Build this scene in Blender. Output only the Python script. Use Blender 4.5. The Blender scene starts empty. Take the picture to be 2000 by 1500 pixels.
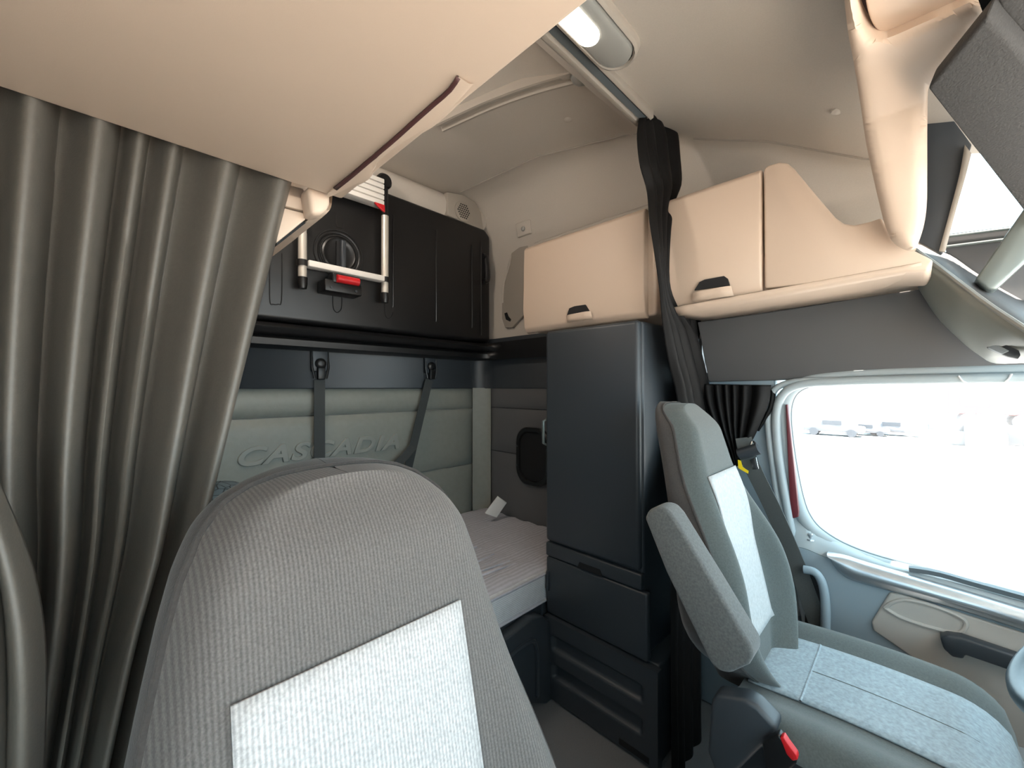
import bpy, bmesh, math, random
from mathutils import Vector, Matrix
random.seed(4)
C = bpy.context.scene.collection
SC = bpy.context.scene

# ------------------------------------------------------------------ camera, sky, sun, lights, exposure
EYE = Vector((0, 0, 1.26))
FPX = 790.0
cam_d = bpy.data.cameras.new('camera'); cam = bpy.data.objects.new('camera', cam_d); C.objects.link(cam)
cam_d.lens = 36 * FPX / 2000; cam_d.sensor_width = 36; cam_d.clip_start = 0.02; cam_d.clip_end = 400
cam.location = EYE
cam.rotation_euler = (math.radians(90) + math.atan(7 / FPX), 0, math.radians(-45))
SC.camera = cam
CR = cam.rotation_euler.to_matrix()

w = bpy.data.worlds.new('sky'); SC.world = w; w.use_nodes = True
bg = w.node_tree.nodes['Background']
bg.inputs['Color'].default_value = (0.63, 0.88, 1.0, 1); bg.inputs['Strength'].default_value = 2.9

sd = bpy.data.lights.new('sun', 'SUN'); so = bpy.data.objects.new('sun', sd); C.objects.link(so)
sd.energy = 24.0; sd.angle = math.radians(1.0); sd.color = (1.0, 0.88, 0.76)
so.rotation_euler = (math.radians(25), math.radians(-4), 0)       # high sun ahead of the windshield, falling on the dashboard

def portal(name, loc, rot, sx, sy):
    d = bpy.data.lights.new(name, 'AREA'); d.shape = 'RECTANGLE'; d.size = sx; d.size_y = sy
    d.cycles.is_portal = True
    o = bpy.data.objects.new(name, d); C.objects.link(o); o.location = loc; o.rotation_euler = rot
R90 = math.radians(90)
portal('windshield_daylight', (0.69, -0.72, 1.42), (R90, 0, 0), 2.1, 0.95)          # faces +y (into the cab)
portal('driver_window_daylight', (1.80, -0.12, 1.00), (R90, 0, R90), 1.0, 0.66)     # faces -x
portal('passenger_window_daylight', (-0.46, -0.28, 1.01), (R90, 0, -R90), 0.7, 0.68)

SC.view_settings.view_transform = 'Standard'; SC.view_settings.look = 'None'
SC.view_settings.gamma = 1; SC.view_settings.use_curve_mapping = False
SC.view_settings.exposure = 1.0
try:
    SC.cycles.max_bounces = 10; SC.cycles.diffuse_bounces = 6; SC.cycles.use_denoising = True
except Exception: pass

# ------------------------------------------------------------------ helpers
def ray(px, py):
    return CR @ Vector(((px - 1000) / FPX, -(py - 750) / FPX, -1.0))
def at(px, py, x=None, y=None, z=None):
    """the point where the sight line through a photo pixel meets the plane x=, y= or z=rel to eye height"""
    d = ray(px, py)
    if x is not None: t = x / d.x
    elif y is not None: t = y / d.y
    else: t = z / d.z
    return EYE + d * t
def at_prof(px, py, prof):
    """meets a surface z = prof(x) (relative to the eye)"""
    d = ray(px, py); lo, hi = 0.02, 6.0
    f = lambda t: d.z * t - prof(d.x * t)
    for _ in range(60):
        m = (lo + hi) / 2
        if f(m) > 0: hi = m
        else: lo = m
    return EYE + d * lo
def lerp(a, b, t): return a + (b - a) * t
def interp(tab, v):
    if v <= tab[0][0]: return tab[0][1]
    for (a, fa), (b, fb) in zip(tab, tab[1:]):
        if v <= b: return lerp(fa, fb, (v - a) / (b - a))
    return tab[-1][1]
def smooth(a, b, v):
    t = min(1, max(0, (v - a) / (b - a))); return t * t * (3 - 2 * t)
def resample(pts, n):
    """n points along a Catmull-Rom curve through pts"""
    P = [Vector(p) for p in pts]; out = []
    m = len(P) - 1
    for i in range(n):
        u = i / (n - 1) * m; k = min(int(u), m - 1); t = u - k
        p0, p1, p2, p3 = P[max(k - 1, 0)], P[k], P[k + 1], P[min(k + 2, m)]
        out.append(0.5 * ((2 * p1) + (p2 - p0) * t + (2 * p0 - 5 * p1 + 4 * p2 - p3) * t * t + (3 * p1 - p0 - 3 * p2 + p3) * t ** 3))
    return out

def lin(c):
    return tuple((v / 255 / 12.92 if v / 255 <= 0.04045 else ((v / 255 + 0.055) / 1.055) ** 2.4) for v in c)
def mat(name, rgb, rough=0.6, metal=0.0, noise=0.0, nscale=60, bump=0.0, bscale=200, ribs=None, spec=0.5, sheen=0, voronoi=0):
    m = bpy.data.materials.new(name); m.use_nodes = True
    nt = m.node_tree; b = nt.nodes['Principled BSDF']
    col = (*lin(rgb), 1)
    b.inputs['Base Color'].default_value = col
    b.inputs['Roughness'].default_value = rough; b.inputs['Metallic'].default_value = metal
    b.inputs['Specular IOR Level'].default_value = spec
    if sheen: b.inputs['Sheen Weight'].default_value = sheen
    tc = nt.nodes.new('ShaderNodeTexCoord')
    if noise:
        n = nt.nodes.new('ShaderNodeTexNoise'); n.inputs['Scale'].default_value = nscale; n.inputs['Detail'].default_value = 6
        nt.links.new(tc.outputs['Object'], n.inputs['Vector'])
        r = nt.nodes.new('ShaderNodeValToRGB')
        r.color_ramp.elements[0].position = 0.3; r.color_ramp.elements[1].position = 0.7
        r.color_ramp.elements[0].color = (*[c * (1 - noise) for c in col[:3]], 1)
        r.color_ramp.elements[1].color = (*[min(1, c * (1 + noise)) for c in col[:3]], 1)
        nt.links.new(n.outputs['Fac'], r.inputs['Fac'])
        last = r.outputs['Color']
        if ribs:
            wv = nt.nodes.new('ShaderNodeTexWave'); wv.bands_direction = ribs[0]; wv.inputs['Scale'].default_value = ribs[1]
            wv.inputs['Distortion'].default_value = ribs[3] if len(ribs) > 3 else 0.3
            nt.links.new(tc.outputs['Object'], wv.inputs['Vector'])
            mx = nt.nodes.new('ShaderNodeMix'); mx.data_type = 'RGBA'; mx.blend_type = 'MULTIPLY'; mx.inputs['Factor'].default_value = ribs[2]
            nt.links.new(last, mx.inputs['A']); nt.links.new(wv.outputs['Color'], mx.inputs['B'])
            last = mx.outputs['Result']
        nt.links.new(last, b.inputs['Base Color'])
    if bump:
        n2 = nt.nodes.new('ShaderNodeTexNoise'); n2.inputs['Scale'].default_value = bscale; n2.inputs['Detail'].default_value = 4
        nt.links.new(tc.outputs['Object'], n2.inputs['Vector'])
        bp = nt.nodes.new('ShaderNodeBump'); bp.inputs['Strength'].default_value = bump; bp.inputs['Distance'].default_value = 0.004
        nt.links.new(n2.outputs['Fac'], bp.inputs['Height']); nt.links.new(bp.outputs['Normal'], b.inputs['Normal'])
    return m
def emit(name, rgb, strength):
    m = bpy.data.materials.new(name); m.use_nodes = True; nt = m.node_tree
    b = nt.nodes['Principled BSDF']; b.inputs['Base Color'].default_value = (*lin(rgb), 1)
    b.inputs['Emission Color'].default_value = (*lin(rgb), 1); b.inputs['Emission Strength'].default_value = strength
    return m

M = dict(
    beige=mat('beige_plastic', (198, 177, 158), 0.5, bump=0.04, bscale=900),
    beige_in=mat('beige_recess', (190, 168, 150), 0.6),
    liner=mat('headliner', (191, 183, 173), 0.85, noise=0.03, nscale=300, bump=0.05, bscale=900),
    liner_pan=mat('headliner_panel', (170, 160, 150), 0.85, noise=0.03, nscale=300, bump=0.05, bscale=900),
    trim=mat('grey_trim', (158, 150, 140), 0.6),
    black=mat('black_plastic', (20, 20, 21), 0.38, bump=0.03, bscale=700),
    deep=mat('deep_black', (12, 12, 14), 0.7),
    dash=mat('bounce_dash_plastic', (222, 214, 204), 0.6),
    char=mat('charcoal_plastic', (51, 56, 61), 0.42, bump=0.05, bscale=900),
    charp=mat('charcoal_panel', (86, 86, 87), 0.55, bump=0.05, bscale=900),
    vinyl=mat('black_curtain', (90, 85, 78), 0.5, noise=0.05, nscale=200, bump=0.08, bscale=500),
    vinyl2=mat('black_curtain_satin', (18, 17, 17), 0.6, spec=0.2, noise=0.05, nscale=200, bump=0.08, bscale=500),
    leather=mat('grey_leather', (134, 136, 129), 0.5, noise=0.04, nscale=40, bump=0.12, bscale=160),
    leatherd=mat('dark_grey_leather', (92, 92, 93), 0.55, bump=0.1, bscale=160),
    emboss=mat('grey_leather_letter', (138, 140, 134), 0.45),
    fabric=mat('dark_seat_fabric', (99, 94, 91), 0.95, noise=0.22, nscale=520, bump=0.15, bscale=700, ribs=('X', 78, 0.35, 0.15), sheen=0.1),
    fabricd=mat('dark_seat_gusset', (60, 56, 54), 0.95, noise=0.15, nscale=260, bump=0.2, bscale=500, sheen=0.15),
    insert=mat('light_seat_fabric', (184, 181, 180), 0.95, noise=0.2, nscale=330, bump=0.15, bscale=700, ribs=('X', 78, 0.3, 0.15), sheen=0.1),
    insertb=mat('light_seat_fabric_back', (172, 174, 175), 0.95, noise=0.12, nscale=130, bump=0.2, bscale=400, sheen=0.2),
    insert_shaded=mat('light_seat_fabric_shaded', (136, 149, 156), 0.95, noise=0.2, nscale=130, bump=0.2, bscale=400, sheen=0.2),  # same fabric as the back insert, with the cushion's shade put into the colour
    fabric2=mat('driver_seat_fabric', (78, 84, 83), 0.95, noise=0.14, nscale=260, bump=0.2, bscale=500, sheen=0.2),
    armrest=mat('armrest_fabric', (88, 89, 88), 0.95, noise=0.22, nscale=220, bump=0.2, bscale=500, sheen=0.2),
    seatvin=mat('seat_side_vinyl', (32, 36, 40), 0.5, bump=0.08, bscale=300),
    mattress=mat('mattress_cloth', (196, 196, 204), 0.85, noise=0.06, nscale=60, bump=0.3, bscale=30, ribs=('Y', 17, 0.22, 0.8)),
    mattress_side=mat('mattress_side_cloth', (228, 231, 235), 0.8, noise=0.05, nscale=40, ribs=('Z', 45, 0.3, 1.5), bump=0.2, bscale=60),
    white=mat('white_cloth', (232, 232, 230), 0.8),
    alu=mat('aluminium', (214, 208, 198), 0.38, 0.5),
    alup=mat('aluminium_tread', (226, 222, 216), 0.5, 0.0),
    silver=mat('silver_trim', (186, 194, 200), 0.3, 0.7),
    silverd=mat('dull_silver_trim', (120, 128, 126), 0.35, 0.6),
    red=mat('red_plastic', (196, 28, 34), 0.4),
    redp=mat('red_paint', (100, 40, 46), 0.35),
    yellow=mat('yellow_tag', (236, 205, 20), 0.6),
    door=mat('door_grey', (140, 156, 165), 0.5, bump=0.05, bscale=900),
    doorl=mat('door_light_grey', (160, 170, 174), 0.45, bump=0.03, bscale=900),
    doorb=mat('door_beige', (182, 178, 172), 0.5, bump=0.04, bscale=900),
    rubber=mat('seal_rubber', (84, 92, 96), 0.6),
    mould=mat('green_grey_moulding', (138, 142, 136), 0.4, bump=0.05, bscale=900),
    textile=mat('textured_dark_visor', (50, 49, 48), 0.8, noise=0.15, nscale=300, bump=0.4, bscale=260),
    floor=mat('vinyl_floor', (104, 106, 108), 0.7, noise=0.06, nscale=200, bump=0.15, bscale=500),
    belt=mat('belt_webbing', (72, 76, 76), 0.7, noise=0.1, nscale=400),
    strap=mat('strap_webbing', (56, 60, 60), 0.75, noise=0.1, nscale=400),
    wheel=mat('wheel_leather', (62, 76, 84), 0.35),
    pillow=mat('black_white_line_cloth', (38, 44, 46), 0.9),
    ground=mat('pale_concrete', (160, 160, 160), 0.9, noise=0.03, nscale=2),
    far=mat('far_pale_grey', (118, 118, 122), 0.8),
    fard=mat('far_grey', (88, 90, 95), 0.8),
    farred=mat('far_pale_red', (168, 88, 90), 0.7),
    lens=mat('frosted_lens', (140, 140, 136), 0.35),
    lit=emit('lit_lens', (255, 248, 232), 3.5),
    chrome=mat('chrome', (200, 205, 208), 0.2, 1.0),
)
# white crossing lines on the pillow cloth
_m = M['pillow']; _nt = _m.node_tree; _b = _nt.nodes['Principled BSDF']
_v = _nt.nodes.new('ShaderNodeTexVoronoi'); _v.feature = 'DISTANCE_TO_EDGE'; _v.inputs['Scale'].default_value = 34
_tc = _nt.nodes.new('ShaderNodeTexCoord'); _nt.links.new(_tc.outputs['Object'], _v.inputs['Vector'])
_r = _nt.nodes.new('ShaderNodeValToRGB'); _r.color_ramp.elements[0].position = 0.0; _r.color_ramp.elements[1].position = 0.06
_r.color_ramp.elements[0].color = (0.005, 0.006, 0.007, 1); _r.color_ramp.elements[1].color = (*lin((84, 98, 104)), 1)
_nt.links.new(_v.outputs['Distance'], _r.inputs['Fac']); _nt.links.new(_r.outputs['Color'], _b.inputs['Base Color'])
# glass
gm = bpy.data.materials.new('window_glass'); gm.use_nodes = True
_nt = gm.node_tree; _nt.nodes.remove(_nt.nodes['Principled BSDF']); _o = _nt.nodes['Material Output']
_t = _nt.nodes.new('ShaderNodeBsdfTransparent'); _g = _nt.nodes.new('ShaderNodeBsdfGlossy'); _g.inputs['Roughness'].default_value = 0.02
_mx = _nt.nodes.new('ShaderNodeMixShader'); _mx.inputs[0].default_value = 0.05
_nt.links.new(_t.outputs[0], _mx.inputs[1]); _nt.links.new(_g.outputs[0], _mx.inputs[2]); _nt.links.new(_mx.outputs[0], _o.inputs['Surface'])
M['glass'] = gm

class MB:
    def __init__(s): s.v = []; s.f = []
    def add(s, vs, fs):
        n = len(s.v); s.v += [Vector(v) for v in vs]; s.f += [tuple(i + n for i in f) for f in fs]; return s
    def box(s, x0, x1, y0, y1, z0, z1):
        vs = [(x, y, z) for x in (x0, x1) for y in (y0, y1) for z in (z0, z1)]
        return s.add(vs, [(0, 1, 3, 2), (4, 6, 7, 5), (0, 4, 5, 1), (2, 3, 7, 6), (0, 2, 6, 4), (1, 5, 7, 3)])
    def prism(s, poly, vec):
        n = len(poly); vec = Vector(vec)
        vs = [Vector(p) for p in poly] + [Vector(p) + vec for p in poly]
        fs = [tuple(range(n)), tuple(range(2 * n - 1, n - 1, -1))] + [(i, (i + 1) % n, (i + 1) % n + n, i + n) for i in range(n)]
        return s.add(vs, fs)
    def grid(s, rows, closed=False, caps=False):
        n = len(rows[0]); vs = [p for r in rows for p in r]; fs = []
        for i in range(len(rows) - 1):
            for j in range(n if closed else n - 1):
                a = i * n + j; b = i * n + (j + 1) % n
                fs.append((a, b, b + n, a + n))
        if caps: fs += [tuple(range(n - 1, -1, -1)), tuple(range((len(rows) - 1) * n, len(rows) * n))]
        return s.add(vs, fs)
    def tube(s, pts, r, n=10, caps=True, flat=None, up=None):
        """round tube (or flat band: flat = (half width, half thickness)) along pts"""
        P = [Vector(p) for p in pts]; rows = []; prev = None
        for i, p in enumerate(P):
            t = (P[min(i + 1, len(P) - 1)] - P[max(i - 1, 0)]).normalized()
            ref = Vector(up) if up else (prev if prev else (Vector((0, 0, 1)) if abs(t.z) < 0.9 else Vector((1, 0, 0))))
            a = (ref - t * ref.dot(t)).normalized(); b = t.cross(a); prev = a
            rr = r[i] if isinstance(r, (list, tuple)) else r
            if flat:
                hw, ht = flat
                rows.append([p + a * hw + b * ht, p - a * hw + b * ht, p - a * hw - b * ht, p + a * hw - b * ht])
            else:
                rows.append([p + (a * math.cos(q) + b * math.sin(q)) * rr for q in [2 * math.pi * k / n for k in range(n)]])
        return s.grid(rows, closed=True, caps=caps)
    def lathe(s, c, axis, prof, n=32):
        """prof = [(radius, offset along axis)]"""
        ax = Vector(axis).normalized(); ref = Vector((0, 0, 1)) if abs(ax.z) < 0.9 else Vector((1, 0, 0))
        a = (ref - ax * ref.dot(ax)).normalized(); b = ax.cross(a); c = Vector(c)
        rows = [[c + ax * h + (a * math.cos(q) + b * math.sin(q)) * max(r, 1e-4) for q in [2 * math.pi * k / n for k in range(n)]] for r, h in prof]
        return s.grid(rows, closed=True, caps=True)
    def build(s, name, material, parent=None, bevel=0, seg=3, sharp=38, subsurf=0, solid=0, solid_off=0):
        me = bpy.data.meshes.new(name); o = bpy.data.objects.new(name, me)
        off = parent['_w'] if parent is not None and '_w' in parent.keys() else None
        base = Vector(off[:]) if off is not None else Vector((0, 0, 0))
        if parent is None:
            xs = [v.x for v in s.v]; ys = [v.y for v in s.v]; zs = [v.z for v in s.v]
            base = Vector(((min(xs) + max(xs)) / 2, (min(ys) + max(ys)) / 2, min(zs)))
        bm = bmesh.new(); vv = [bm.verts.new(v - base) for v in s.v]
        for f in s.f:
            try: bm.faces.new([vv[i] for i in f])
            except ValueError: pass
        bmesh.ops.remove_doubles(bm, verts=bm.verts, dist=1e-5)
        bmesh.ops.recalc_face_normals(bm, faces=bm.faces)
        if bevel:
            es = [e for e in bm.edges if len(e.link_faces) == 2 and e.calc_face_angle(0) > math.radians(28)]
            bmesh.ops.bevel(bm, geom=es, offset=bevel, segments=seg, profile=0.5, affect='EDGES', clamp_overlap=True)
        for f in bm.faces: f.smooth = True
        bm.to_mesh(me); bm.free()
        try: me.set_sharp_from_angle(angle=math.radians(sharp))
        except Exception: pass
        me.materials.append(material if not isinstance(material, str) else M[material])
        C.objects.link(o); o['_w'] = list(base)
        if parent is not None: o.parent = parent
        else: o.location = base
        if solid:
            md = o.modifiers.new('thickness', 'SOLIDIFY'); md.thickness = solid; md.offset = solid_off
        if subsurf:
            md = o.modifiers.new('smooth', 'SUBSURF'); md.levels = subsurf; md.render_levels = subsurf
        return o

def tag(o, label, cat, group=None):
    o['label'] = label; o['category'] = cat
    if group: o['group'] = group
    return o
def thing(name, label, cat, loc, group=None):
    o = bpy.data.objects.new(name, None); C.objects.link(o); o.location = loc; o['_w'] = list(loc)
    o.empty_display_size = 0.05
    return tag(o, label, cat, group)
def struct(name, label=None):
    o = bpy.data.objects[name]; o['kind'] = 'structure'
    if label: o['label'] = label
    return o
def S(mb, name, material, label=None, **k):
    o = mb.build(name, material, **k); o['kind'] = 'structure'
    if label: o['label'] = label
    return o
H = EYE.z
def pxs(pts, **k): return [at(a, b, **k) for a, b in pts]

# ------------------------------------------------------------------ the cab shell
CX = 0.69            # centre line of the cab
XR, XL = 1.72, -0.42 # inner faces of the side walls
YB = 2.0             # back wall
S(MB().box(XL - .06, XR + .06, -0.75, YB + .06, -0.06, 0.0), 'floor', 'floor')
S(MB().box(XL - .06, XR + .06, YB, YB + .06, 0.0, H + 1.3), 'wall_back', 'liner')

# headliner: crown across the cab, rolled over into the side walls
zc = [(-.75, .52), (-.3, .62), (.1, .735), (.36, .855), (.56, .915), (.66, .935), (.71, .94), (.76, .985), (.82, 1.06), (1.0, 1.11), (1.3, 1.125), (2.05, 1.14)]
zs_ = [(-.75, .42), (-.3, .55), (.1, .685), (.36, .85), (.56, .94), (.66, .99), (.84, 1.09), (1.28, 1.115), (2.05, 1.14)]
xc = [(-.75, 1.62), (.1, 1.60), (.36, 1.595), (.62, 1.585), (.84, 1.585), (1.28, 1.456), (2.05, 1.43)]
rows = []
ys = [-.75, -.5, -.3, -.1, -.05, .1, .23, .36, .46, .56, .62, .66, .69, .71, .735, .76, .79, .82, .9, 1.0, 1.15, 1.3, 1.5, 1.7, 1.9, 2.02]
for y in ys:
    c, sd_, x_ = interp(zc, y), interp(zs_, y), interp(xc, y)
    half = []
    n = 12
    for i in range(n + 1):
        t = i / n; half.append((lerp(CX, x_, t), lerp(c, sd_, t * t * t)))
    x2 = XR - 0.005
    for k in range(1, 15):
        a = math.pi / 2 * k / 14; e_ = 2 / interp([(.5, 3.0), (1.2, 3.2), (1.85, 3.8)], y)
        half.append((lerp(x_ + .004, x2, math.sin(a) ** e_), lerp(.20, sd_ - .006, max(0, math.cos(a)) ** e_)))
    row = [Vector((x, y, H + z)) for x, z in half]
    left = [Vector((2 * CX - x, y, H + z)) for x, z in half[1:]][::-1]
    left = [Vector((max(p.x, XL + 0.005), p.y, p.z)) for p in left]
    rows.append(left + row)
# ahead of the console the driver-side roll of the headliner is cut away (opening added so bright sky shows)
nf = sum(1 for y in ys if y <= -.05)
keep = len(rows[0]) - 14
ceil = MB().grid([r[:keep] for r in rows[:nf]]).grid(rows[nf - 1:])
ceiling = S(ceil, 'ceiling', 'liner', sharp=32)
# roof skin above the headliner keeps daylight out
S(MB().box(XL - .1, XR + .1, -0.1, YB + .1, H + 1.22, H + 1.25), 'trim_1', 'deep')

# buttons that pin the headliner
for px, py, z in ((1110, 234, 1.105), (1640, 217, .738)):
    p = at(px, py, z=z)
    MB().lathe(p + Vector((0, 0, .004)), (0, 0, -1), [(.020, -.004), (.018, .003), (.012, .006), (.007, .0075)], 20).build('button', 'liner', ceiling)

for y0_, y1_ in ((.70, 1.86), (-.1, .60)):
    MB().tube([Vector((interp(xc, lerp(y0_, y1_, i / 30)) + .002, lerp(y0_, y1_, i / 30), H + interp(zs_, lerp(y0_, y1_, i / 30)) - .003)) for i in range(31)], .003, 6).build('seam', 'trim', ceiling)

# side walls: driver side
S(MB().box(XR, XR + .06, .62, YB + .06, 0, H + .9), 'wall_right', 'charp')
S(MB().box(XL - .06, XL, .34, YB + .06, 0, H + .9), 'wall_left', 'charp')
# passenger side below and above the window, pillar towards the windshield
S(MB().box(XL - .06, XL, -.75, .34, 0, .68).box(XL - .06, XL, .06, .34, .68, H + .08).box(XL - .06, XL, -.75, .34, H + .08, H + .7).box(XL - .06, XL, -.75, -.62, .68, H + .08), 'door_2', 'door')  # window opening narrowed to cut the light reaching the driver-side lockers
# dashboard and scuttle in front of the seats
S(MB().box(XL - .06, XR + .06, -.80, -.75, 0, .90).box(XL - .06, XR + .06, -.80, -.75, 1.86, H + .8), 'wall_front', 'char')

# out-of-view dash, added pale to bounce sunlight onto the near locker underside
db = thing('bounce_dash', 'pale padded dash below the windshield, added out of view to bounce sunlight up', 'bounce_dash', (.69, -.6, .45))
MB().prism([Vector((XL + .01, y, z)) for y, z in ((-.74, .45), (-.74, .895), (-.62, .925), (-.42, .895), (-.36, .835), (-.40, .70), (-.50, .45))], (1.22, 0, 0)).prism([Vector((XL + .01, y, z)) for y, z in ((-.74, .45), (-.74, .90), (-.66, .93), (-.53, .905), (-.49, .86), (-.51, .70), (-.56, .45))], (XR - XL - .02, 0, 0)).build('dash_top', 'dash', db, bevel=.02)

# header panel above the driver window
S(MB().prism([at(1362, 629, x=1.665), at(1500, 610, x=1.675), at(1650, 586, x=1.675), at(1830, 558, x=1.675), at(2080, 520, x=1.675),
              at(2080, 728, x=1.69), at(1800, 734, x=1.69), at(1597, 741, x=1.69), at(1384, 746, x=1.69)], (.05, 0, 0)), 'wall_header', 'charp', bevel=.004)

# ------------------------------------------------------------------ driver door and window
door = MB()
XD = 1.70
# window outline in the photo (clockwise from upper right)
wpx = [(2120, 738), (1900, 741), (1720, 744), (1620, 750), (1575, 758), (1553, 775), (1545, 808), (1549, 860), (1558, 920), (1570, 975), (1583, 1008), (1605, 1034), (1650, 1062), (1720, 1088), (1850, 1122), (2000, 1164), (2120, 1197)]
win = resample(pxs(wpx, x=XD), 60)
def ring_out(pts, d, dx):
    """the outline pushed outwards by d in the wall plane and by dx along x"""
    out = []
    for i, p in enumerate(pts):
        t = (pts[min(i + 1, len(pts) - 1)] - pts[max(i - 1, 0)]); t.x = 0; t.normalize()
        n = Vector((0, -t.z, t.y)); out.append(p + n * d + Vector((dx, 0, 0)))
    return out
c0 = sum((Vector(p) for p in win), Vector()) / len(win)
sgn = 1 if (ring_out(win, .05, 0)[30] - c0).length > (win[30] - c0).length else -1
rings = [ring_out(win, sgn * d, dx) for d, dx in ((0, .045), (0, .0), (.012, -.014), (.03, -.018), (.04, -.008), (.05, .03))]
o = S(MB().grid(rings), 'window_1', 'doorl', sharp=60)
MB().tube([p + Vector((.004, 0, 0)) for p in ring_out(win, sgn * .004, 0)], .006, 8).build('window_seal', 'rubber', o)
gl = [at(2120, 738, x=XD + .03)] + [p + Vector((.034, 0, 0)) for p in win]
MB().prism([p + Vector((.030, 0, 0)) for p in win], (.004, 0, 0)).build('glass', 'glass', o)

# B pillar with its rounded weather strips
pil = MB()
pil.box(1.70, 1.76, .36, .64, .0, H + .06).box(1.70, 1.76, -.75, .40, 0, .64)
S(pil, 'wall_pillar', 'door', bevel=.01)
def strip(pts, r, name, material, x=None):
    return MB().tube(resample(pts, 44), r, 10).build(name, material)
tr = strip([at(2120, 736, x=1.675), at(1800, 741, x=1.675), at(1640, 745, x=1.675), at(1560, 752, x=1.675), at(1526, 775, x=1.675), at(1516, 820, x=1.675), at(1522, 900, x=1.675), at(1540, 1010, x=1.675), at(1556, 1100, x=1.675), at(1572, 1200, x=1.675)], .014, 'trim_2', 'doorl'); tr['kind'] = 'structure'
tr = strip([at(2120, 733, x=1.68), at(1800, 738, x=1.68), at(1650, 742, x=1.68), at(1548, 746, x=1.68), at(1508, 768, x=1.68), at(1500, 820, x=1.68), at(1508, 900, x=1.68), at(1524, 1010, x=1.68), at(1542, 1110, x=1.68), at(1556, 1200, x=1.68)], .011, 'trim_3', 'doorl'); tr['kind'] = 'structure'
# red paint of the door edge seen between frame and seal
S(MB().prism(pxs([(1534, 790), (1538, 790), (1550, 900), (1560, 1000), (1559, 1010), (1544, 1014), (1540, 930)], x=1.672), (.02, 0, 0)), 'trim_4', 'redp', label='dark red painted edge of the door frame', bevel=.003)

# door panel
d = MB()
ppx = [(1540, 1068), (1570, 1070), (1615, 1088), (1720, 1118), (1850, 1150), (2000, 1192), (2120, 1226), (2120, 1600), (1900, 1560), (1640, 1400), (1580, 1300)]
d.prism(pxs(ppx, x=1.655), (.05, 0, 0))
dr = S(d, 'door_1', 'door', bevel=.006)
dr['label'] = 'grey door panel with silver trim beside the driver seat'
# sill ledge from the panel up to the glass
edge = resample(pxs([(1540, 1068), (1570, 1070), (1615, 1088), (1720, 1118), (1850, 1150), (2000, 1192), (2120, 1226)], x=1.655), 20)
upper = resample(pxs([(1548, 1008), (1580, 1018), (1605, 1040), (1720, 1092), (1850, 1126), (2000, 1168), (2120, 1201)], x=1.70), 20)
mid = [lerp(a, b, .25) + Vector((0, 0, .014)) for a, b in zip(edge, upper)]
MB().grid([[e + Vector((.012, 0, -.02)) for e in edge], [e + Vector((-.001, 0, 0)) for e in edge], mid, upper, [u + Vector((.03, 0, .0)) for u in upper]]).build('sill_ledge', 'doorl', dr, sharp=50)
# defroster slot in the ledge
sl = resample(pxs([(1775, 1119), (1830, 1128), (1900, 1148), (2000, 1176), (2100, 1204)], x=1.648), 12)
MB().tube([p + Vector((.022, 0, .006)) for p in sl], .01, 8, flat=(.006, .012)).build('ledge_slot', 'rubber', dr)
# silver trim strip: rounded blade
st_t = resample(pxs([(1616, 1079), (1650, 1086), (1680, 1096), (1720, 1108), (1800, 1131), (1900, 1160), (2000, 1190), (2120, 1226)], x=1.645), 24)
st_b = resample(pxs([(1620, 1088), (1634, 1112), (1660, 1132), (1720, 1150), (1800, 1172), (1900, 1200), (2000, 1232), (2120, 1270)], x=1.645), 24)
rows = []
for i, (a, b) in enumerate(zip(st_t, st_b)):
    rows.append([a + Vector((.012, 0, 0))] + [lerp(a, b, t) + Vector((-.022 * math.sin(math.pi * min(1, t * 1.05)) ** .6 * (1 if t < .6 else .75), 0, 0)) for t in (0.02, .12, .25, .4, .55, .7, .85, .98)] + [b + Vector((.012, 0, 0))])
MB().grid(rows, closed=False).build('silver_strip', 'silver', dr, sharp=60)
# beige lower insert with arm recess
ins = pxs([(1738, 1158), (1760, 1161), (2120, 1276), (2120, 1500), (1960, 1450), (1820, 1310), (1706, 1232), (1702, 1215)], x=1.645)
lb = MB().prism(ins, (.012, 0, 0)).build('lower_panel', 'doorb', dr, bevel=.005)
rec = pxs([(1728, 1187), (1745, 1176), (1775, 1172), (1830, 1186), (1884, 1212), (1872, 1236), (1820, 1226), (1760, 1206)], x=1.643)
MB().tube(resample(rec + rec[:1], 48), .0055, 8).build('recess_rim', 'doorb', dr)
MB().prism([p + Vector((.0, 0, 0)) for p in rec], (.01, 0, 0)).build('arm_recess', 'doorb', dr)
# dark pull handle
ph = MB()
ph.prism(pxs([(1836, 1246), (1850, 1241), (1880, 1246), (2100, 1322), (2100, 1352), (1990, 1316), (1885, 1280), (1882, 1288), (1860, 1284), (1843, 1268)], x=1.60), (.035, 0, 0))
ph.prism(pxs([(1836, 1246), (1882, 1252), (1882, 1288), (1860, 1284), (1843, 1268)], x=1.695), (.03, 0, 0))
ph.build('pull_handle', 'char', dr, bevel=.005)
MB().lathe(at(1583, 1052, x=1.672) - Vector((0, 0, .005)), (0, 0, 1), [(.012, 0), (.011, .004), (.0055, .005), (.0055, .014), (.0075, .016), (.0075, .020), (.005, .023)], 16).build('lock_pin', 'silver', dr)
# curved channel beside the seat
MB().tube(resample([at(1570, 1112, x=1.60), at(1592, 1118, x=1.60), at(1606, 1140, x=1.60), at(1612, 1180, x=1.60), at(1612, 1240, x=1.60), at(1612, 1330, x=1.60)], 24), .013, 10).build('grab_rail', 'door', dr)
dk = MB().prism(pxs([(1572, 1120), (1596, 1124), (1604, 1160), (1604, 1260), (1572, 1250)], x=1.63), (.01, 0, 0)).build('dark_channel', 'deep', dr)

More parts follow.
